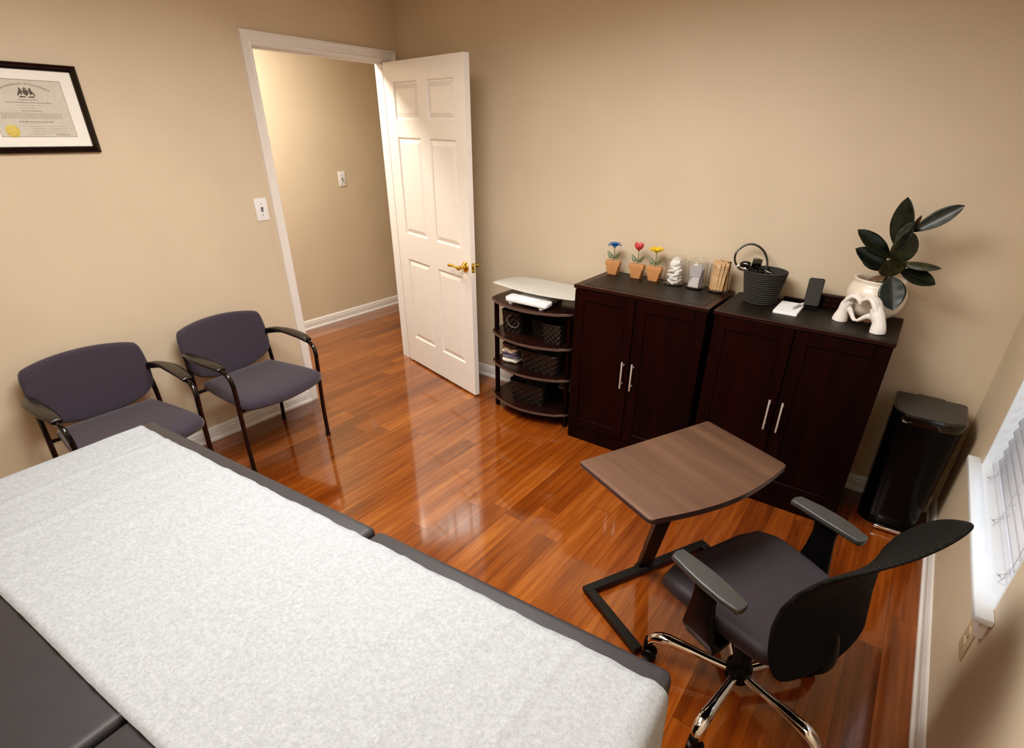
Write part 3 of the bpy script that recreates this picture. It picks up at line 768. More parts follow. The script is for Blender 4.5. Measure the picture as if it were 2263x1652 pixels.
for s in (-1, 1):
    bm = new()
    ao = [(0.125, -0.022), (0.131, 0.0), (0.122, 0.022), (0.06, 0.030), (0.0, 0.033), (-0.06, 0.030), (-0.108, 0.020), (-0.114, 0.0), (-0.108, -0.022), (-0.06, -0.026), (0.0, -0.028), (0.06, -0.026)]
    pillow(bm, [(u, v*s) for u, v in ao], 0.020, 0.005, lambda u, v, w: (u, v*1.08+s*0.262, 0.624+w-0.30*(u-0.02)**2), n=60, nin=3)
    ar = obj('armrest', bm, M['dark_plastic'], oc, 'all')
    bm = new()
    rows = []
    for (zz, xa, xb, yy, th) in ((0.612, -0.035, 0.045, 0.262, 0.016), (0.56, -0.032, 0.040, 0.263, 0.016), (0.49, -0.040, 0.048, 0.262, 0.018), (0.42, -0.052, 0.060, 0.256, 0.022), (0.385, -0.055, 0.060, 0.235, 0.024), (0.375, -0.045, 0.05, 0.16, 0.018)):
        lo = (yy-th/2)*s; hi = (yy+th/2)*s
        zt = zz
        rows.append([bm.verts.new(p) for p in ((xa, lo, zt+(0.012 if yy < 0.25 else 0)), (xb, lo, zt+(0.012 if yy < 0.25 else 0)), (xb, hi, zt-(0.012 if yy < 0.25 else 0)), (xa, hi, zt-(0.012 if yy < 0.25 else 0)))])
    for i in range(len(rows)-1):
        for k in range(4): bm.faces.new((rows[i][k], rows[i][(k+1) % 4], rows[i+1][(k+1) % 4], rows[i+1][k]))
    bm.faces.new(rows[0]); bm.faces.new(rows[-1])
    bmesh.ops.bevel(bm, geom=list(bm.edges), offset=0.005, segments=2, profile=0.5, affect='EDGES')
    obj('arm_support', bm, M['black_plastic'], oc, True)
# S-shaped backrest: (height, set-back)
BP = [(0.40, 0.240), (0.45, 0.226), (0.52, 0.214), (0.60, 0.208), (0.67, 0.214), (0.73, 0.232), (0.79, 0.262), (0.83, 0.288), (0.87, 0.320), (0.90, 0.344), (0.93, 0.364), (0.96, 0.38)]
def back_x(z):
    for i in range(len(BP)-1):
        if z <= BP[i+1][0]:
            t_ = max(0, (z-BP[i][0])/(BP[i+1][0]-BP[i][0])); return BP[i][1]+(BP[i+1][1]-BP[i][1])*t_
    return BP[-1][1]
out = [(-0.165, 0.412), (0, 0.405), (0.165, 0.412), (0.205, 0.445), (0.222, 0.53), (0.226, 0.62), (0.220, 0.70), (0.210, 0.78), (0.192, 0.845), (0.155, 0.882), (0.09, 0.912), (0, 0.930), (-0.09, 0.930), (-0.15, 0.896), (-0.192, 0.848), (-0.210, 0.78), (-0.220, 0.70), (-0.226, 0.62), (-0.222, 0.53), (-0.205, 0.445)]
out = spl(out); bm = new(); pillow(bm, out, 0.020, 0.009, lambda u, v, w: (-back_x(v)+0.030*(u/0.22)**2+w, u, v-w*0.2), n=110, nin=12); obj('backrest', bm, M['net'], oc, 'all')
bm = new()
P = smooth_path([(-0.13, 0, 0.365), (-0.20, 0, 0.352), (-0.235, 0, 0.375), (-0.238, 0, 0.42), (-0.230, 0, 0.47), (-0.222, 0, 0.50)], 6)
tube(bm, P, smooth_vals([0.034, 0.040, 0.038, 0.032, 0.026, 0.018], 6), 12, flat=0.30); obj('back_bracket', bm, M['black_plastic'], oc, 'all')

# ------------------------------------------------------------------ cabinets
CY0, CY1, CH = -0.028, -0.437, 0.942
def cabinet(x0, x1, label, mat_border):
    w = x1-x0; t = thing('storage_cabinet', label, 'cabinet', (x0, 0, 0), 0, None)
    bm = new()
    box(bm, 0.006, 0.024, CY1+0.020, CY0, 0.0, CH-0.020); box(bm, w-0.024, w-0.006, CY1+0.020, CY0, 0.0, CH-0.020)
    box(bm, 0.024, w-0.024, CY1+0.020, CY0, 0.075, 0.093); box(bm, 0.024, w-0.024, CY0-0.006, CY0, 0.09, CH-0.02)
    box(bm, 0.024, w-0.024, CY1+0.045, CY0-0.006, 0.48, 0.496)
    obj('carcass', bm, M['espresso'], t)
    bm = new(); box(bm, 0.006, w-0.006, CY1+0.008, CY1+0.0199, 0.0, 0.085, 0.001, 1); obj('plinth', bm, M['espresso'], t)
    bm = new(); box(bm, 0, w, CY1-0.003, CY0, CH-0.0195, CH, 0.0025, 2); tp = obj('cabinet_top', bm, M['esp_trim'], t)
    bm = new()
    if mat_border: box(bm, 0.045, w-0.035, CY1+0.030, CY0-0.006, CH, CH+0.0014, 0.0006, 1)
    else: box(bm, 0.012, w-0.006, CY1+0.006, CY0-0.004, CH, CH+0.0010, 0.0004, 1)
    obj('top_mat', bm, M['esp_top'], t)
    gap = 0.005; mid = w/2-0.006
    for i, (a, b) in enumerate(((0.008, mid-gap/2), (mid+gap/2, w-0.008))):
        bm = new(); z0, z1 = 0.090, CH-0.024; y = CY1+0.0015; fw = 0.058
        box(bm, a, a+fw, y, y+0.018, z0, z1, 0.0015, 1); box(bm, b-fw, b, y, y+0.018, z0, z1, 0.0015, 1)
        box(bm, a+fw, b-fw, y, y+0.018, z0, z0+fw, 0.0015, 1); box(bm, a+fw, b-fw, y, y+0.018, z1-fw, z1, 0.0015, 1)
        box(bm, a+fw, b-fw, y+0.007, y+0.016, z0+fw, z1-fw)
        dr = obj('door', bm, M['espresso'], t)
        hx = (mid-0.029) if i == 0 else (mid+0.029)
        bm = new(); box(bm, hx-0.0042, hx+0.0042, y-0.031, y-0.0226, 0.424, 0.580, 0.0015, 2)
        for hz in (0.448, 0.556): tube(bm, [(hx, y-0.023, hz), (hx, y+0.001, hz)], 0.0045, 10)
        obj('handle', bm, M['steel'], dr, True)
    return t
cabinet(1.673, 2.417, 'dark espresso two-door cabinet under the flower pots and glass jars', True)
cabinet(2.437, 3.184, 'dark espresso two-door cabinet under the planter and rope basket', False)

# ------------------------------------------------------------------ four tier shelf
sh = thing('shelf_unit', 'dark four-tier bowed shelf between the open door and the cabinets', 'shelf', (1.335, 0, 0))
def tier(z, hwf=0.293, th=0.017):
    P = [(-0.30, -0.055), (0.30, -0.055), (0.30, -0.30), (hwf+0.002, -0.355), (hwf-0.014, -0.378)]
    for k in range(1, 14):
        u = k/14; P.append(((hwf-0.014)*(1-2*u), -0.378-0.088*math.sin(PI*u)**0.85))
    P += [(-(hwf-0.014), -0.378), (-(hwf+0.002), -0.355), (-0.30, -0.30)]
    bm = new(); prism(bm, P[::-1], z-th, z, 0.005, 2); return bm
for z in (0.747, 0.536, 0.335, 0.098):
    o = obj('shelf_board', tier(z), [M['shelf'], M['shelf_edge']], sh, 30)
    for p in o.data.polygons:
        if abs(p.normal.z) < 0.75 and p.normal.y < -0.3: p.material_index = 1
for sx in (-1, 1):
    for yy in (-0.345, -0.085):
        bm = new(); lathe(bm, [(0.013, 0), (0.0155, 0.004), (0.0155, 0.73), (0.013, 0.7305)], 18, (sx*0.268, yy, 0), cap1=True); obj('post', bm, M['espresso'], sh, True)

def woven_basket(name, label, x, y, z, w, d, h, rz=0, taper=0.9, rings=14, rim=True):
    t = thing(name, label, 'basket', (x, y, z), rz, None)
    bm = new(); n = 64; R0 = []
    base = resample(rrect(w, d, min(w, d)*0.16, 6), n)
    def ringv(k, j, inner=0):
        s = taper+(1-taper)*k/rings; out = []
        for i, (px, py) in enumerate(base):
            q = math.hypot(px, py); o_ = (0.0022 if ((i//2+k//2) % 2) else -0.0012)*(0 if inner else 1)
            f = s*(1-(inner/q))+o_/q; out.append(bm.verts.new((px*f, py*f, h*k/rings+0.0005)))
        return out
    rr = [ringv(k, 0) for k in range(rings+1)]+[ringv(rings, 0, 0.006)]+[ringv(k, 0, 0.006) for k in range(rings-1, 0, -1)]
    for i in range(len(rr)-1):
        for k in range(n): bm.faces.new((rr[i][k], rr[i][(k+1) % n], rr[i+1][(k+1) % n], rr[i+1][k]))
    bm.faces.new(rr[0]); bm.faces.new(rr[-1])
    obj('woven_body', bm, M['weave'], t)
    bm = new(); P = [(px*1.0, py*1.0, h) for px, py in base]; P.append(P[0]); tube(bm, P, 0.0042, 8, cap=False); obj('rim', bm, M['weave'], t, 'all')
    return t
woven_basket('woven_basket', 'black woven basket with a grey cord loop, left on the second tier', 1.185, -0.265, 0.536, 0.150, 0.19, 0.140)
woven_basket('woven_basket', 'small black woven basket in the middle of the second tier', 1.345, -0.235, 0.536, 0.105, 0.13, 0.100)
woven_basket('woven_basket', 'black ribbed woven basket at the right end of the second tier', 1.492, -0.285, 0.536, 0.135, 0.18, 0.120)
woven_basket('woven_basket', 'long dark woven basket holding papers on the third tier', 1.415, -0.285, 0.335, 0.285, 0.215, 0.130)
woven_basket('woven_basket', 'dark woven basket with patterned cloth on the lowest tier', 1.322, -0.270, 0.098, 0.27, 0.235, 0.135)
bm = new(); tube(bm, [(1.215+0.045*math.cos(a), -0.375-0.006*math.sin(a)+0.0, 0.625+0.040*math.sin(a)) for a in [math.radians(100+i*12) for i in range(23)]], 0.0028, 8)
tag(obj('cord_loop', bm, M['cable_grey'], None, 'all'), 'thin grey cord loop hanging over the front of the left shelf basket', 'cord')
fb = thing('folded_blanket', 'folded striped fleece blanket in cream, plum and brown on the third tier', 'blanket', (1.170, -0.262, 0.3352))
bm = new()
for i in range(5):
    zc = 0.0138+i*0.0262
    pillow(bm, rrect(0.118, 0.20, 0.02, 5), 0.0275, 0.0135, lambda u, v, w: (u+0.003*math.sin(i*2.1), v, zc+w+0.0025*math.sin(u*60+i)), n=48, nin=3)
obj('fleece', bm, M['stripe'], fb, 'all')
# papers in third-tier basket, cloth in bottom basket
bm = new(); grid(bm, lambda u, v: (1.30+0.22*u, -0.36+0.15*v, 0.445+0.022*math.sin(u*5+v*3)+0.012*math.sin(v*9)), 16, 10)
o = obj('folded_papers', bm, M['cloth_grey'], None, 'all'); o.modifiers.new('s', 'SOLIDIFY').thickness = 0.004
tag(o, 'grey folded sheets lying in the long third-tier basket', 'papers')
bm = new(); grid(bm, lambda u, v: (1.225+0.20*u, -0.355+0.17*v, 0.215+0.030*math.sin(u*4.3+0.6)*math.cos(v*3)+0.010*math.sin(u*23+v*11)), 26, 20)
o = obj('patterned_cloth', bm, M['cloth_grey'], None, 'all'); o.modifiers.new('s', 'SOLIDIFY').thickness = 0.005
tag(o, 'crumpled grey patterned cloth heaped in the lowest woven basket', 'cloth')
tb = thing('tablet_case', 'thin black case with a silver edge leaning in the lowest basket', 'case', (1.222, -0.262, 0.145), 0)
bm = new(); box(bm, -0.006, 0.006, -0.085, 0.085, 0.0, 0.125, 0.002, 2, 0, R(-0.18, 'Y')); obj('case_body', bm, M['black_plastic'], tb)
bm = new(); box(bm, 0.0062, 0.0078, -0.084, 0.084, 0.110, 0.124, 0.0004, 1, 0, R(-0.18, 'Y')); obj('edge_strip', bm, M['steel'], tb)

# ------------------------------------------------------------------ baby scale
bs = thing('baby_scale', 'off-white baby scale with a wide curved tray on the shelf top', 'scale', (1.335, -0.25, 0.7472))
bm = new()
pts = [(-0.300, -0.045), (-0.296, -0.085), (-0.27, -0.100), (0.0, -0.128), (0.27, -0.128), (0.312, -0.115), (0.322, -0.08), (0.322, 0.08), (0.29, 0.135), (0.18, 0.165), (0.0, 0.178), (-0.14, 0.170), (-0.235, 0.135), (-0.285, 0.06)]
sm = [(v.x, v.y) for v in smooth_path(pts+[pts[0]], 5)][:-1]
pillow(bm, sm, 0.007, 0.0034, lambda u, v, w: (u, v, 0.074+w+0.11*u*u*0.9+0.10*v*v), n=120, nin=10); obj('tray', bm, M['tray'], bs, 'all')
bm = new(); pillow(bm, rrect(0.30, 0.085, 0.022, 5, 0.0, -0.13), 0.028, 0.008, lambda u, v, w: (u, v, 0.028+w+0.06*(v+0.13)), n=80, nin=3)
pillow(bm, rrect(0.20, 0.22, 0.03, 5, 0.0, 0.01), 0.026, 0.006, lambda u, v, w: (u, v, 0.029+w), n=60, nin=3)
obj('base', bm, M['plastic_w'], bs, 'all')
bm = new(); box(bm, -0.07, 0.07, -0.158, -0.112, 0.0415, 0.0445, 0.001, 1, 0, Matrix.Identity(4)); obj('display_panel', bm, M['pad'], bs)
bm = new(); box(bm, -0.05, 0.05, -0.03, 0.05, 0.040, 0.070, 0.004, 1); obj('load_support', bm, M['cable_grey'], bs)
for fx, fy in ((-0.115, -0.145), (0.105, -0.145), (-0.08, 0.09), (0.08, 0.09)):
    bm = new(); lathe(bm, [(0.018, 0), (0.020, 0.003), (0.018, 0.016)], 20, (fx, fy, 0), cap1=True); obj('foot', bm, M['plastic_w'], bs, True)

# ------------------------------------------------------------------ flower pots
def flower(x, y, label, mat, shape, rz=0.0, h=0.150):
    t = thing('metal_flower_pot', label, 'flower ornament', (x, y, CH+0.0014), rz, 'potted metal flowers on the cabinet')
    bm = new()
    P = [(-0.028, 0), (0.028, 0), (0.034, 0.048), (0.042, 0.050), (0.0445, 0.054), (0.0445, 0.074), (0.040, 0.079), (-0.040, 0.079), (-0.0445, 0.074), (-0.0445, 0.054), (-0.042, 0.050), (-0.034, 0.048)]
    prism(bm, P, -0.016, 0.016, 0.003, 2, 0, R(PI/2, 'X')); obj('pot', bm, M['terracotta'], t, True)
    bm = new(); tube(bm, [(0, 0, 0.078), (0.002, 0, 0.11), (0, 0, h)], 0.0022, 8); obj('stem', bm, M['stem_green'], t, 'all')
    for s in (-1, 1):
        bm = new()
        def lf(u, v):
            wv = 0.011*math.sin(PI*min(1, u**0.8))*(2*v-1)
            return (s*(0.002+0.040*u)-s*wv*0.6, wv*0.55-0.004*math.sin(PI*u), 0.090+0.040*u+wv*0.75-0.006*math.sin(PI*u))
        grid(bm, lf, 12, 4); o = obj('metal_leaf', bm, M['stem_green'], t, 'all'); o.modifiers.new('s', 'SOLIDIFY').thickness = 0.001
    npt = 6
    for layer in range(2):
        for k in range(npt):
            a = 2*PI*(k+0.5*layer)/npt; rad = (0.041, 0.029)[layer]
            bm = new()
            def pt(u, v):
                wv = (0.017, 0.013)[layer]*math.sin(PI*(0.12+0.80*u))*(2*v-1); 
                if shape == 'cup': rr = 0.004+0.016*math.sin(PI*0.55*u)+0.006*u*u; zz = (0.034+0.006*layer)*u
                elif shape == 'flat': rr = 0.004+rad*u; zz = 0.006+(0.004+0.006*layer)*u+0.012*u*u
                else: rr = 0.004+rad*0.92*u; zz = (0.010+0.012*layer)*u+0.008*math.sin(u*PI)
                zz += 0.003*(2*v-1)**2
                return (rr*math.cos(a)-wv*math.sin(a), rr*math.sin(a)+wv*math.cos(a), h+zz)
            grid(bm, pt, 8, 4); o = obj('petal', bm, mat, t, 'all'); o.modifiers.new('s', 'SOLIDIFY').thickness = 0.0009
    bm = new(); lathe(bm, [(0.001, h-0.003), (0.007, h), (0.008, h+0.006), (0.005, h+0.010)], 14, cap1=True); obj('flower_centre', bm, mat, t, True)
    return t
flower(1.733, -0.108, 'terracotta pot ornament with a blue metal flower', M['blue'], 'bowl', 0.05)
flower(1.881, -0.108, 'terracotta pot ornament with a pink-red metal flower', M['red'], 'cup', 0.0)
flower(1.985, -0.106, 'terracotta pot ornament with a yellow metal flower', M['yellow'], 'flat', -0.04)

# ------------------------------------------------------------------ glass jars and contents
JY = -0.115; JZ = CH+0.0014
JX = (2.106, 2.226, 2.347)
JL = ('clear glass jar of white gauze squares, nearest the yellow flower', 'clear glass jar of grey packets, middle of the three jars', 'clear glass jar of wooden tongue depressors, nearest the rope basket')
for i, x in enumerate(JX):
    t = thing('glass_jar', JL[i], 'jar', (x, JY, JZ), 0, 'lidded glass jars on the cabinet')
    bm = new(); lathe(bm, [(0.050, 0.0), (0.0545, 0.005), (0.0555, 0.010), (0.0555, 0.132), (0.053, 0.138), (0.0505, 0.138), (0.0525, 0.132), (0.0525, 0.014), (0.049, 0.009), (0.010, 0.008)], 40, cap1=True); obj('jar_body', bm, M['glass'], t, 'all')
    bm = new(); lathe(bm, [(0.048, 0.1385), (0.0565, 0.1390), (0.0570, 0.1425), (0.050, 0.148), (0.030, 0.154), (0.010, 0.157), (0.006, 0.160), (0.010, 0.164), (0.012, 0.170), (0.009, 0.176), (0.002, 0.178)], 40, cap0=True, cap1=True); obj('lid', bm, M['glass'], t, 'all')
# tongue depressors: one mesh, copies
bm = new(); so = [(0.0072*math.cos(a), 0.066+0.0072*math.sin(a)) for a in [PI*k/6 for k in range(7)]]+[(0.0072*math.cos(a), -0.066+0.0072*math.sin(a)) for a in [PI+PI*k/6 for k in range(7)]]
prism(bm, so, -0.0008, 0.0008); me_st = bpy.data.meshes.new('tongue_depressor'); bm.to_mesh(me_st); bm.free(); me_st.materials.append(M['stick'])
slots = [(xo, yo) for yo in (-0.030, -0.018, -0.006, 0.008, 0.022) for xo in (-0.038, -0.0225, -0.007, 0.009, 0.0245, 0.039) if math.hypot(xo, yo) < 0.042]
for k, (xo, yo) in enumerate(slots):
    o = bpy.data.objects.new('tongue_depressor', me_st); C.objects.link(o)
    xt = max(-0.036, min(0.038, xo+rnd.uniform(-0.006, 0.022))); lean = math.asin((xt-xo)/0.13)
    m = T(JX[2]+(xo+xt)/2, JY+yo, JZ+0.0102+0.0765*math.cos(lean)) @ R(lean, 'Y') @ R(PI/2, 'X') @ R(0, 'Y')
    o.matrix_world = m
    tag(o, 'birch wood tongue depressor standing in the right-hand glass jar', 'tongue depressor', 'tongue depressors in the glass jar')
bm = new(); pillow(bm, rrect(0.044, 0.044, 0.004, 2), 0.010, 0.003, lambda u, v, w: (u, v, w+0.0006*math.sin(u*90)), n=28, nin=2); me_gz = bpy.data.meshes.new('gauze_square'); bm.to_mesh(me_gz); bm.free(); me_gz.materials.append(M['gauze'])
for k in range(18):
    o = bpy.data.objects.new('gauze_square', me_gz); C.objects.link(o)
    lv = k//3; a = 2*PI*(k % 3)/3+lv*0.7; up = lv >= 4
    r_ = 0.006 if up else 0.012
    o.matrix_world = T(JX[0]+r_*math.cos(a), JY+r_*math.sin(a), JZ+0.022+lv*0.0175+(0.010 if up else 0)) @ R(rnd.uniform(-0.35, 0.35)+(0.7 if up else 0), 'X') @ R(rnd.uniform(-0.4, 0.4), 'Y') @ R(rnd.uniform(0, 3), 'Z')
    tag(o, 'folded white gauze square in the left-hand glass jar', 'gauze', 'gauze squares in the glass jar')
for k in range(14):
    bm = new(); box(bm, -0.030, 0.030, -0.002, 0.002, -0.027, 0.027, 0.001, 1)
    o = obj('foil_packet', bm, M['packet'] if k % 3 else M['packet2'], None)
    lv = k//7; j = k % 7
    o.matrix_world = T(JX[1]+rnd.uniform(-0.004, 0.004), JY-0.027+j*0.009, JZ+0.038+lv*0.054) @ R(rnd.uniform(-0.15, 0.15), 'X') @ R(rnd.uniform(-0.25, 0.25)*(1 if lv else 0.2), 'Y') @ R(rnd.uniform(-0.3, 0.3), 'Z')
    tag(o, 'flat foil packet standing in the middle glass jar', 'packet', 'foil packets in the glass jar')

# ------------------------------------------------------------------ rope basket with diagnostic tools
rb = thing('rope_basket', 'dark grey coiled rope basket holding black medical instruments', 'basket', (2.572, -0.158, CH+0.001))
bm = new(); pr = []
nr = 15; h = 0.150
for k in range(nr):
    f = k/(nr-1); rr = 0.074+0.026*f
    for q in range(5):
        a = -PI/2+PI*q/4; pr.append((rr+0.0060*math.cos(a)-0.003, 0.005+h*f*0.965+0.0050*math.sin(a)))
inn = [(0.094, h), (0.0925, h-0.003), (0.070, 0.012), (0.002, 0.010)]
lathe(bm, [(0.002, 0.0)]+pr+inn, 48, cap1=True); obj('coiled_body', bm, M['rope'], rb, 'all')
bm = new()
loop = [(2.470, -0.175, 1.085), (2.440, -0.150, 1.088), (2.405, -0.110, 1.112), (2.400, -0.085, 1.150), (2.432, -0.070, 1.184), (2.475, -0.062, 1.190), (2.520, -0.064, 1.168), (2.548, -0.074, 1.130), (2.560, -0.09, 1.085), (2.562, -0.11, 1.04), (2.558, -0.13, 0.99)]
tube(bm, smooth_path(loop, 7), 0.0052, 10)
tag(obj('rubber_tubing', bm, M['black_gloss'], None, 'all'), 'black rubber tube looping up out of the rope basket', 'tubing')
ots = thing('otoscope', 'black otoscope head with a metal tip resting on the basket rim', 'otoscope', (2.470, -0.190, 1.112), 0)
bm = new(); tube(bm, smooth_path([(-0.014, 0, 0), (0.000, 0, 0.004), (0.022, 0, 0.004), (0.030, 0, 0.002)], 4), smooth_vals([0.010, 0.0155, 0.016, 0.011], 4), 16); obj('head', bm, M['black_gloss'], ots, 'all')
bm = new(); tube(bm, [(-0.016, 0, -0.002), (-0.022, -0.003, -0.006), (-0.040, -0.010, -0.014)], [0.009, 0.007, 0.002], 14); obj('metal_tip', bm, M['steel'], ots, 'all')
bm = new(); tube(bm, [(0.008, 0.0, -0.004), (0.022, 0.012, -0.05), (0.040, 0.022, -0.110)], 0.010, 12); obj('handle', bm, M['chrome'], ots, 'all')
bd = thing('instrument_head', 'square black instrument head beside the otoscope in the rope basket', 'instrument', (2.525, -0.165, 1.125), 0.2)
bm = new(); box(bm, -0.022, 0.022, -0.012, 0.012, -0.026, 0.022, 0.005, 2, 0, R(0.15, 'Y')); obj('housing', bm, M['black_gloss'], bd, True)
bm = new(); tube(bm, [(0, 0.004, -0.02), (0.012, 0.010, -0.08), (0.02, 0.014, -0.13)], 0.009, 12); obj('handle', bm, M['black_plastic'], bd, 'all')
pr_ = thing('metal_probe', 'thin silver probe with a black grip lying across the basket opening', 'probe', (0, 0, 0))
bm = new(); tube(bm, [(2.530, -0.205, 1.116), (2.572, -0.216, 1.108)], 0.0038, 8); obj('grip', bm, M['black_plastic'], pr_, 'all')
bm = new(); tube(bm, [(2.572, -0.216, 1.108), (2.612, -0.226, 1.099)], 0.0024, 8); obj('shaft', bm, M['chrome'], pr_, 'all')

# ------------------------------------------------------------------ notepad, pen, phone, box
bm = new(); box(bm, -0.052, 0.052, -0.098, 0.098, 0, 0.013, 0.0008, 1)
o = obj('note_pad', bm, M['pad'], None); o.location = (2.722, -0.213, CH+0.001); o.rotation_euler = (0, 0, 0.01)
tag(o, 'square white block of note paper in front of the phone', 'note pad')
pn = thing('pen', 'short silver pen lying on the white note pad', 'pen', (2.755, -0.190, CH+0.0204), math.radians(78))
bm = new(); tube(bm, [(-0.062, 0, 0), (-0.050, 0, 0), (0.02, 0, 0), (0.022, 0, 0)], [0.002, 0.0052, 0.0054, 0.005], 12); obj('barrel', bm, M['grey_pen'], pn, 'all')
bm = new(); tube(bm, [(0.022, 0, 0), (0.066, 0, 0)], [0.0060, 0.0056], 12); obj('cap', bm, M['pad'], pn, 'all')
ph = thing('smartphone', 'dark upright phone leaning back on a black stand', 'phone', (2.800, -0.128, CH+0.012), math.radians(8))
ptm = R(-0.20, 'X')
bm = new(); prism(bm, rrect(0.068, 0.128, 0.010), -0.004, 0.004, 0.0015, 2, 0, ptm @ T(0, 0, 0.066) @ R(PI/2, 'X')); obj('phone_body', bm, M['black_plastic'], ph, True)
bm = new(); prism(bm, rrect(0.063, 0.123, 0.008), 0.0040, 0.0046, 0, 2, 0, ptm @ T(0, 0, 0.066) @ R(PI/2, 'X')); obj('screen', bm, M['screen'], ph, True)
ps = thing('phone_stand', 'small black stand holding the upright phone', 'stand', (2.800, -0.115, CH+0.001), math.radians(8))
bm = new(); box(bm, -0.03, 0.03, -0.035, 0.045, 0, 0.009, 0.003, 2); box(bm, -0.028, 0.028, -0.031, -0.025, 0.008, 0.018, 0.002, 1); obj('base', bm, M['black_plastic'], ps)
bm = new(); box(bm, -0.014, 0.014, 0.010, 0.016, 0.006, 0.085, 0.002, 1, 0, R(-0.20, 'X')); obj('prop', bm, M['black_plastic'], ps)
pb = thing('power_strip', 'low dark brown box with outlet marks between the phone and the planter', 'power strip', (2.880, -0.060, CH+0.001))
bm = new(); box(bm, -0.055, 0.048, -0.020, 0.020, 0, 0.062, 0.003, 2); obj('case', bm, M['espresso'], pb)
for ox in (-0.024, 0.014):
    for oz in (0.019, 0.043):
        bm = new()
        for (dx, w, dz, hh) in ((-0.006, 0.0014, 0, 0.008), (0.006, 0.0014, 0, 0.008), (0.0, 0.004, -0.006, 0.0035)):
            box(bm, ox+dx-w/2, ox+dx+w/2, -0.0206, -0.0196, oz+dz-hh/2, oz+dz+hh/2)
        obj('outlet_slots', bm, M['dark_plastic'], pb)
bm = new(); box(bm, 2.660, 2.825, -0.052, -0.036, CH+0.001, CH+0.019, 0.003, 2)
tag(obj('wood_strip', bm, M['espresso'], None), 'narrow dark reddish wood strip along the wall behind the note pad', 'wood strip')

# ------------------------------------------------------------------ potted rubber plant
PX, PY = 3.049, -0.143
pl = thing('potted_rubber_plant', 'rubber plant with dark glossy leaves in a round cream ceramic pot', 'potted plant', (PX, PY, CH+0.001))
bm = new(); lathe(bm, [(0.062, 0.0), (0.066, 0.002), (0.074, 0.022), (0.070, 0.024)], 40, cap1=True); obj('clay_foot', bm, M['clay'], pl, True)
bm = new(); lathe(bm, [(0.070, 0.022), (0.086, 0.030), (0.106, 0.055), (0.116, 0.085), (0.119, 0.115), (0.114, 0.140), (0.103, 0.158), (0.097, 0.166), (0.099, 0.174), (0.103, 0.180), (0.101, 0.185), (0.094, 0.184), (0.089, 0.176), (0.088, 0.160), (0.098, 0.140)], 56, cap1=False)
for v in bm.verts:
    a = math.atan2(v.co.y, v.co.x); v.co.x *= 1+0.012*math.sin(3*a+v.co.z*20); v.co.y *= 1+0.012*math.sin(2*a+1)
obj('ceramic_pot', bm, M['ceramic'], pl, 'all')
bm = new(); grid(bm, lambda u, v: ((0.090*u)*math.cos(2*PI*v), (0.090*u)*math.sin(2*PI*v), 0.152+0.004*math.sin(u*30+v*20)), 8, 32); obj('soil', bm, M['soil'], pl, 'all')
bm = new()
tube(bm, smooth_path([(0.01, 0.0, 0.150), (0.020, -0.006, 0.205), (0.030, -0.016, 0.25), (0.030, -0.020, 0.30), (0.045, -0.025, 0.345), (0.056, -0.028, 0.40)], 5), smooth_vals([0.006, 0.0055, 0.005, 0.0045, 0.004, 0.003], 5), 10); obj('plant_stem', bm, M['stem'], pl, 'all')
def leaf(base, tip, width, nrm, mat='leaf', droop=0.0, fold=0.25, blunt=0.72, mid=0.5, tipcurl=0.0):
    b = Vector(base)-Vector((PX, PY, CH+0.001)); t_ = Vector(tip)-Vector((PX, PY, CH+0.001))
    d = (t_-b); L = d.length; d.normalize(); n = Vector(nrm); n = (n-d*n.dot(d)).normalized(); s = d.cross(n)
    bm = new()
    def f(u, v):
        e = 2*v-1; uu = u**(math.log(0.5)/math.log(mid)); wv = width/2*(math.sin(PI*uu)**blunt)
        if u > 0.93: wv = min(wv, width/2*(0.05+0.95*((1-u)/0.07)**1.6*math.sin(PI*0.93)**blunt*1.0+0.0))
        p = b+d*(L*u)+s*(wv*e)+n*(fold*wv*(abs(e)**1.5)-0.10*fold*wv) - n*(4*droop*L*(u-0.0)*(u)*0.25) + n*tipcurl*L*u*u
        return p+n*0.0004*math.sin(u*25)*abs(e)
    grid(bm, f, 26, 10)
    o = obj('leaf', bm, M[mat], pl, 'all'); m = o.modifiers.new('s', 'SOLIDIFY'); m.thickness = 0.0012; m.offset = 0
    b3 = new(); P = [b+d*(L*u)-n*(droop*L*u*u)+n*tipcurl*L*u*u+n*0.0004 for u in [i/14*0.98 for i in range(15)]]
    tube(b3, P, [0.0022*(1-0.8*i/14) for i in range(15)], 6); obj('midrib', b3, M['leaf_olive' if mat == 'leaf' else mat], o, 'all')
    return o
cam_n = (0.05, -0.80, 0.55)
leaf((3.075, -0.195, 1.262), (3.052, -0.200, 1.464), 0.086, (-0.25, -0.85, 0.35))
leaf((3.102, -0.195, 1.333), (3.246, -0.205, 1.449), 0.062, (-0.22, -0.93, 0.22), fold=0.22, mid=0.55)
leaf((3.100, -0.190, 1.335), (3.119, -0.190, 1.400), 0.018, (0.3, -0.8, 0.3), 'leaf_red')
leaf((3.060, -0.190, 1.222), (2.910, -0.205, 1.325), 0.074, (0.15, -0.72, 0.65))
leaf((3.066, -0.205, 1.180), (2.924, -0.225, 1.252), 0.078, (0.1, -0.80, 0.60), fold=0.3)
leaf((3.050, -0.180, 1.170), (2.952, -0.170, 1.205), 0.050, (0.1, -0.80, 0.5), 'leaf_olive')
leaf((3.070, -0.232, 1.262), (3.104, -0.222, 1.378), 0.060, (-0.55, -0.8, 0.1), 'leaf', fold=0.5)
leaf((3.086, -0.215, 1.205), (3.108, -0.235, 1.338), 0.098, (0.35, -0.85, 0.25), 'leaf_olive', droop=0.12, fold=0.2, blunt=0.6)
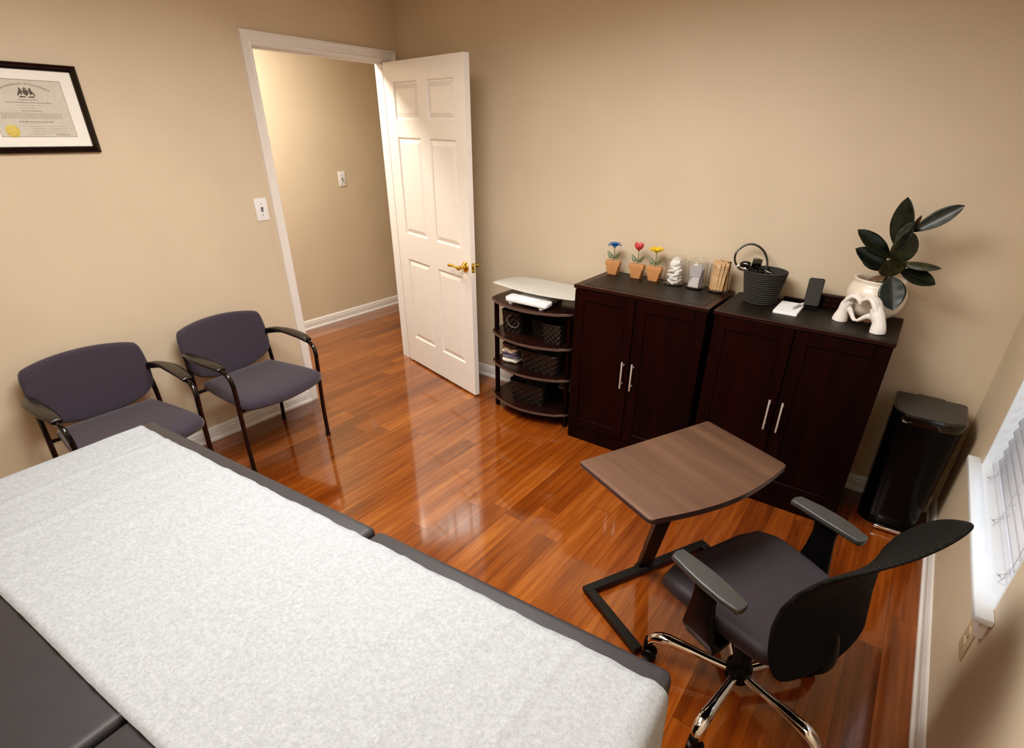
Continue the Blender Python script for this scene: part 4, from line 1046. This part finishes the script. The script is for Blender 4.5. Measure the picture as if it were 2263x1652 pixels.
leaf((3.100, -0.215, 1.215), (3.243, -0.245, 1.222), 0.046, (0.0, -0.6, 0.8), 'leaf_olive', droop=0.06, fold=-0.4)
leaf((3.088, -0.225, 1.158), (3.064, -0.262, 1.240), 0.098, (0.1, -0.9, 0.3), 'leaf_olive', fold=0.25, blunt=0.6, droop=-0.1)
leaf((3.108, -0.205, 1.180), (3.245, -0.215, 1.146), 0.076, (-0.1, -0.70, 0.7), fold=0.25)
leaf((3.085, -0.235, 1.160), (3.130, -0.284, 1.033), 0.100, (0.0, -0.88, 0.30), fold=0.2, blunt=0.75)
leaf((3.068, -0.195, 1.150), (3.000, -0.230, 1.122), 0.026, (0.2, -0.7, 0.7), 'dry')

# ------------------------------------------------------------------ heart hands sculpture
hs_A = Vector((2.947, -0.240, CH+0.001)); hs_U = Vector((3.10-2.945, -0.32+0.22, 0)).normalized()
hh = thing('heart_hands_sculpture', 'white sculpture of two hands forming a heart in front of the planter', 'sculpture', hs_A, math.atan2(hs_U.y, hs_U.x))
bm = new()
def limb(pts, rad, seg=14, flat=1.0): tube(bm, smooth_path([(u, w, z) for u, z, w in pts], 5), smooth_vals(rad, 5), seg, flat=flat)
# left forearm + palm
limb([(-0.004, 0.0, 0), (-0.002, 0.02, 0), (0.002, 0.045, 0), (0.008, 0.075, 0), (0.022, 0.098, 0)], [0.033, 0.030, 0.024, 0.024, 0.019])
for i in range(4):      # left fingers curl over to the middle of the heart
    w = -0.018+0.012*i; k = (0, 0.004, 0.003, -0.002)[i]
    limb([(0.006, 0.066, w*0.45), (0.012, 0.092, w*0.8), (0.026, 0.112+k, w), (0.044, 0.122+k, w), (0.064, 0.118+k, w*0.9), (0.078, 0.105, w*0.8), (0.0775, 0.095, w*0.7)], [0.0120, 0.0115, 0.0100, 0.0090, 0.0084, 0.0078, 0.0062], 10)
limb([(0.010, 0.066, 0), (0.028, 0.060, 0.001), (0.045, 0.042, 0.001), (0.060, 0.026, 0), (0.073, 0.020, 0)], [0.016, 0.0125, 0.0098, 0.0086, 0.0064], 10)
# right forearm + palm
limb([(0.186, 0.0, 0), (0.184, 0.02, 0), (0.178, 0.045, 0), (0.162, 0.072, 0), (0.146, 0.098, 0)], [0.031, 0.030, 0.026, 0.027, 0.022])
for i in range(4):
    w = -0.018+0.012*i; k = (0, 0.004, 0.003, -0.002)[i]
    limb([(0.168, 0.066, w*0.45), (0.156, 0.094, w*0.8), (0.142, 0.118+k, w), (0.124, 0.130+k, w), (0.104, 0.126+k, w*0.9), (0.085, 0.112, w*0.8), (0.0815, 0.097, w*0.7)], [0.0130, 0.0125, 0.0108, 0.0098, 0.0088, 0.0080, 0.0064], 10)
limb([(0.150, 0.060, 0), (0.128, 0.056, 0.001), (0.106, 0.044, 0.001), (0.090, 0.030, 0), (0.076, 0.021, 0)], [0.019, 0.0135, 0.0102, 0.0088, 0.0066], 10)
me = bpy.data.meshes.new('h'); bm.to_mesh(me); bm.free(); to = bpy.data.objects.new('h', me); C.objects.link(to)
rm = to.modifiers.new('r', 'REMESH'); rm.mode = 'VOXEL'; rm.voxel_size = 0.0016; sm_ = to.modifiers.new('s', 'SMOOTH'); sm_.factor = 0.5; sm_.iterations = 10
dg = bpy.context.evaluated_depsgraph_get(); dg.update(); m2 = bpy.data.meshes.new_from_object(to.evaluated_get(dg)); bpy.data.objects.remove(to)
bm = new(); bm.from_mesh(m2)
lowcut = bmesh.ops.bisect_plane(bm, geom=list(bm.verts)+list(bm.edges)+list(bm.faces), plane_co=(0, 0, 0.0005), plane_no=(0, 0, 1), clear_inner=True)
bmesh.ops.holes_fill(bm, edges=[e for e in bm.edges if e.is_boundary], sides=0)
obj('hands', bm, M['white_stone'], hh, 60)

# ------------------------------------------------------------------ trash can
tc_ = thing('trash_can', 'tall black step trash can with flat lid in the corner', 'trash can', (3.392, -0.075, 0))
def can_out(w, dpt, r=0.05):
    P = [(-w/2+0.01, 0), (w/2-0.01, 0), (w/2, -0.012), (w/2, -dpt+0.10)]
    for k in range(1, 16):
        a = PI*k/16; c_ = math.cos(a); P.append((w/2*math.copysign(abs(c_)**0.62, c_), -dpt+0.10-0.10*math.sin(a)**0.75))
    P += [(-w/2, -dpt+0.10), (-w/2, -0.012)]
    return P
def loft(bm, levels, n=96, capb=True, capt=True):
    rr = []
    for P, z in levels: rr.append([bm.verts.new((x, y, z)) for x, y in resample(P, n)])
    for i in range(len(rr)-1):
        for k in range(n): bm.faces.new((rr[i][k], rr[i][(k+1) % n], rr[i+1][(k+1) % n], rr[i+1][k]))
    if capb: bm.faces.new(rr[0])
    if capt: bm.faces.new(rr[-1])
bm = new(); loft(bm, [(can_out(0.245, 0.205), 0.0), (can_out(0.245, 0.205), 0.045)]); obj('base', bm, M['black_plastic'], tc_, 40)
bm = new(); loft(bm, [(can_out(0.243, 0.203), 0.045), (can_out(0.252, 0.212), 0.050), (can_out(0.272, 0.268), 0.575)]); obj('body', bm, M['can'], tc_, 40)
bm = new(); loft(bm, [(can_out(0.276, 0.272), 0.577), (can_out(0.280, 0.276), 0.582), (can_out(0.280, 0.276), 0.612), (can_out(0.274, 0.270), 0.619)]); box(bm, -0.055, 0.055, -0.012, 0.014, 0.58, 0.622, 0.004, 2)
obj('lid', bm, M['black_gloss'], tc_, 40)
bm = new(); loft(bm, [(can_out(0.264, 0.258), 0.6195), (can_out(0.262, 0.256), 0.6215)]); bm.transform(T(0, -0.005, 0)); obj('lid_panel', bm, M['dark_plastic'], tc_, 40)
bm = new(); box(bm, -0.048, 0.066, -0.258, -0.200, 0.012, 0.032, 0.007, 3); obj('pedal', bm, M['chrome'], tc_, True)

# ------------------------------------------------------------------ lights
def area(name, loc_, size, sy, power, col, rot=(0, 0, 0), spread=PI):
    l = bpy.data.lights.new(name, 'AREA'); l.shape = 'RECTANGLE'; l.size = size; l.size_y = sy; l.energy = power; l.color = col; l.spread = spread
    o = bpy.data.objects.new(name, l); C.objects.link(o); o.location = loc_; o.rotation_euler = rot; return o
area('room_light', (1.90, -1.90, H-0.032), 1.16, 1.10, 50, (1, 0.972, 0.925), spread=math.radians(165))
area('fill_light', (2.7, -3.0, H-0.032), 0.6, 0.6, 14, (1, 0.972, 0.925))  # added fill lamp for the near side of the room, no fixture
area('hall_light', (-0.62, -0.80, H-0.02), 0.3, 0.5, 44, (1, 0.96, 0.86))
area('daylight', (W+0.60, (W1+W2)/2, 1.55), 1.1, 1.4, 26, (0.80, 0.90, 1.0), (0, math.radians(90+18), 0))

w = bpy.data.worlds.new('World'); bpy.context.scene.world = w; w.use_nodes = True
bg = w.node_tree.nodes['Background']; bg.inputs[0].default_value = (0.75, 0.86, 1.0, 1); bg.inputs[1].default_value = 1.0

# ------------------------------------------------------------------ camera
cd = bpy.data.cameras.new('Camera'); cam = bpy.data.objects.new('Camera', cd); C.objects.link(cam)
r_ = Vector((0.822916, 0.567859, 0.018580)); u_ = Vector((-0.283860, 0.382589, 0.879232)); f_ = Vector((-0.492172, 0.728808, -0.476031))
cam.matrix_world = Matrix(((r_.x, u_.x, -f_.x, 3.138998), (r_.y, u_.y, -f_.y, -2.979908), (r_.z, u_.z, -f_.z, 1.681555), (0, 0, 0, 1)))
cd.sensor_fit = 'HORIZONTAL'; cd.sensor_width = 36; cd.lens = 1198.351*36/2263; cd.shift_x = -46.02/2263; cd.shift_y = 103.53/2263
cd.clip_start = 0.02
bpy.context.scene.camera = cam
sc = bpy.context.scene
sc.view_settings.view_transform = 'Standard'; sc.view_settings.look = 'None'; sc.view_settings.exposure = 0.0; sc.view_settings.gamma = 1.0
sc.view_settings.use_curve_mapping = True
cv = sc.view_settings.curve_mapping.curves[3]
cv.points.new(0.012, 0.0055); cv.points.new(0.06, 0.050); cv.points.new(0.25, 0.25); cv.points.new(0.7, 0.70)
for p in cv.points: p.handle_type = 'VECTOR'
sc.view_settings.curve_mapping.update()
sc.cycles.max_bounces = 8; sc.cycles.transparent_max_bounces = 16; sc.cycles.sample_clamp_indirect = 6.0
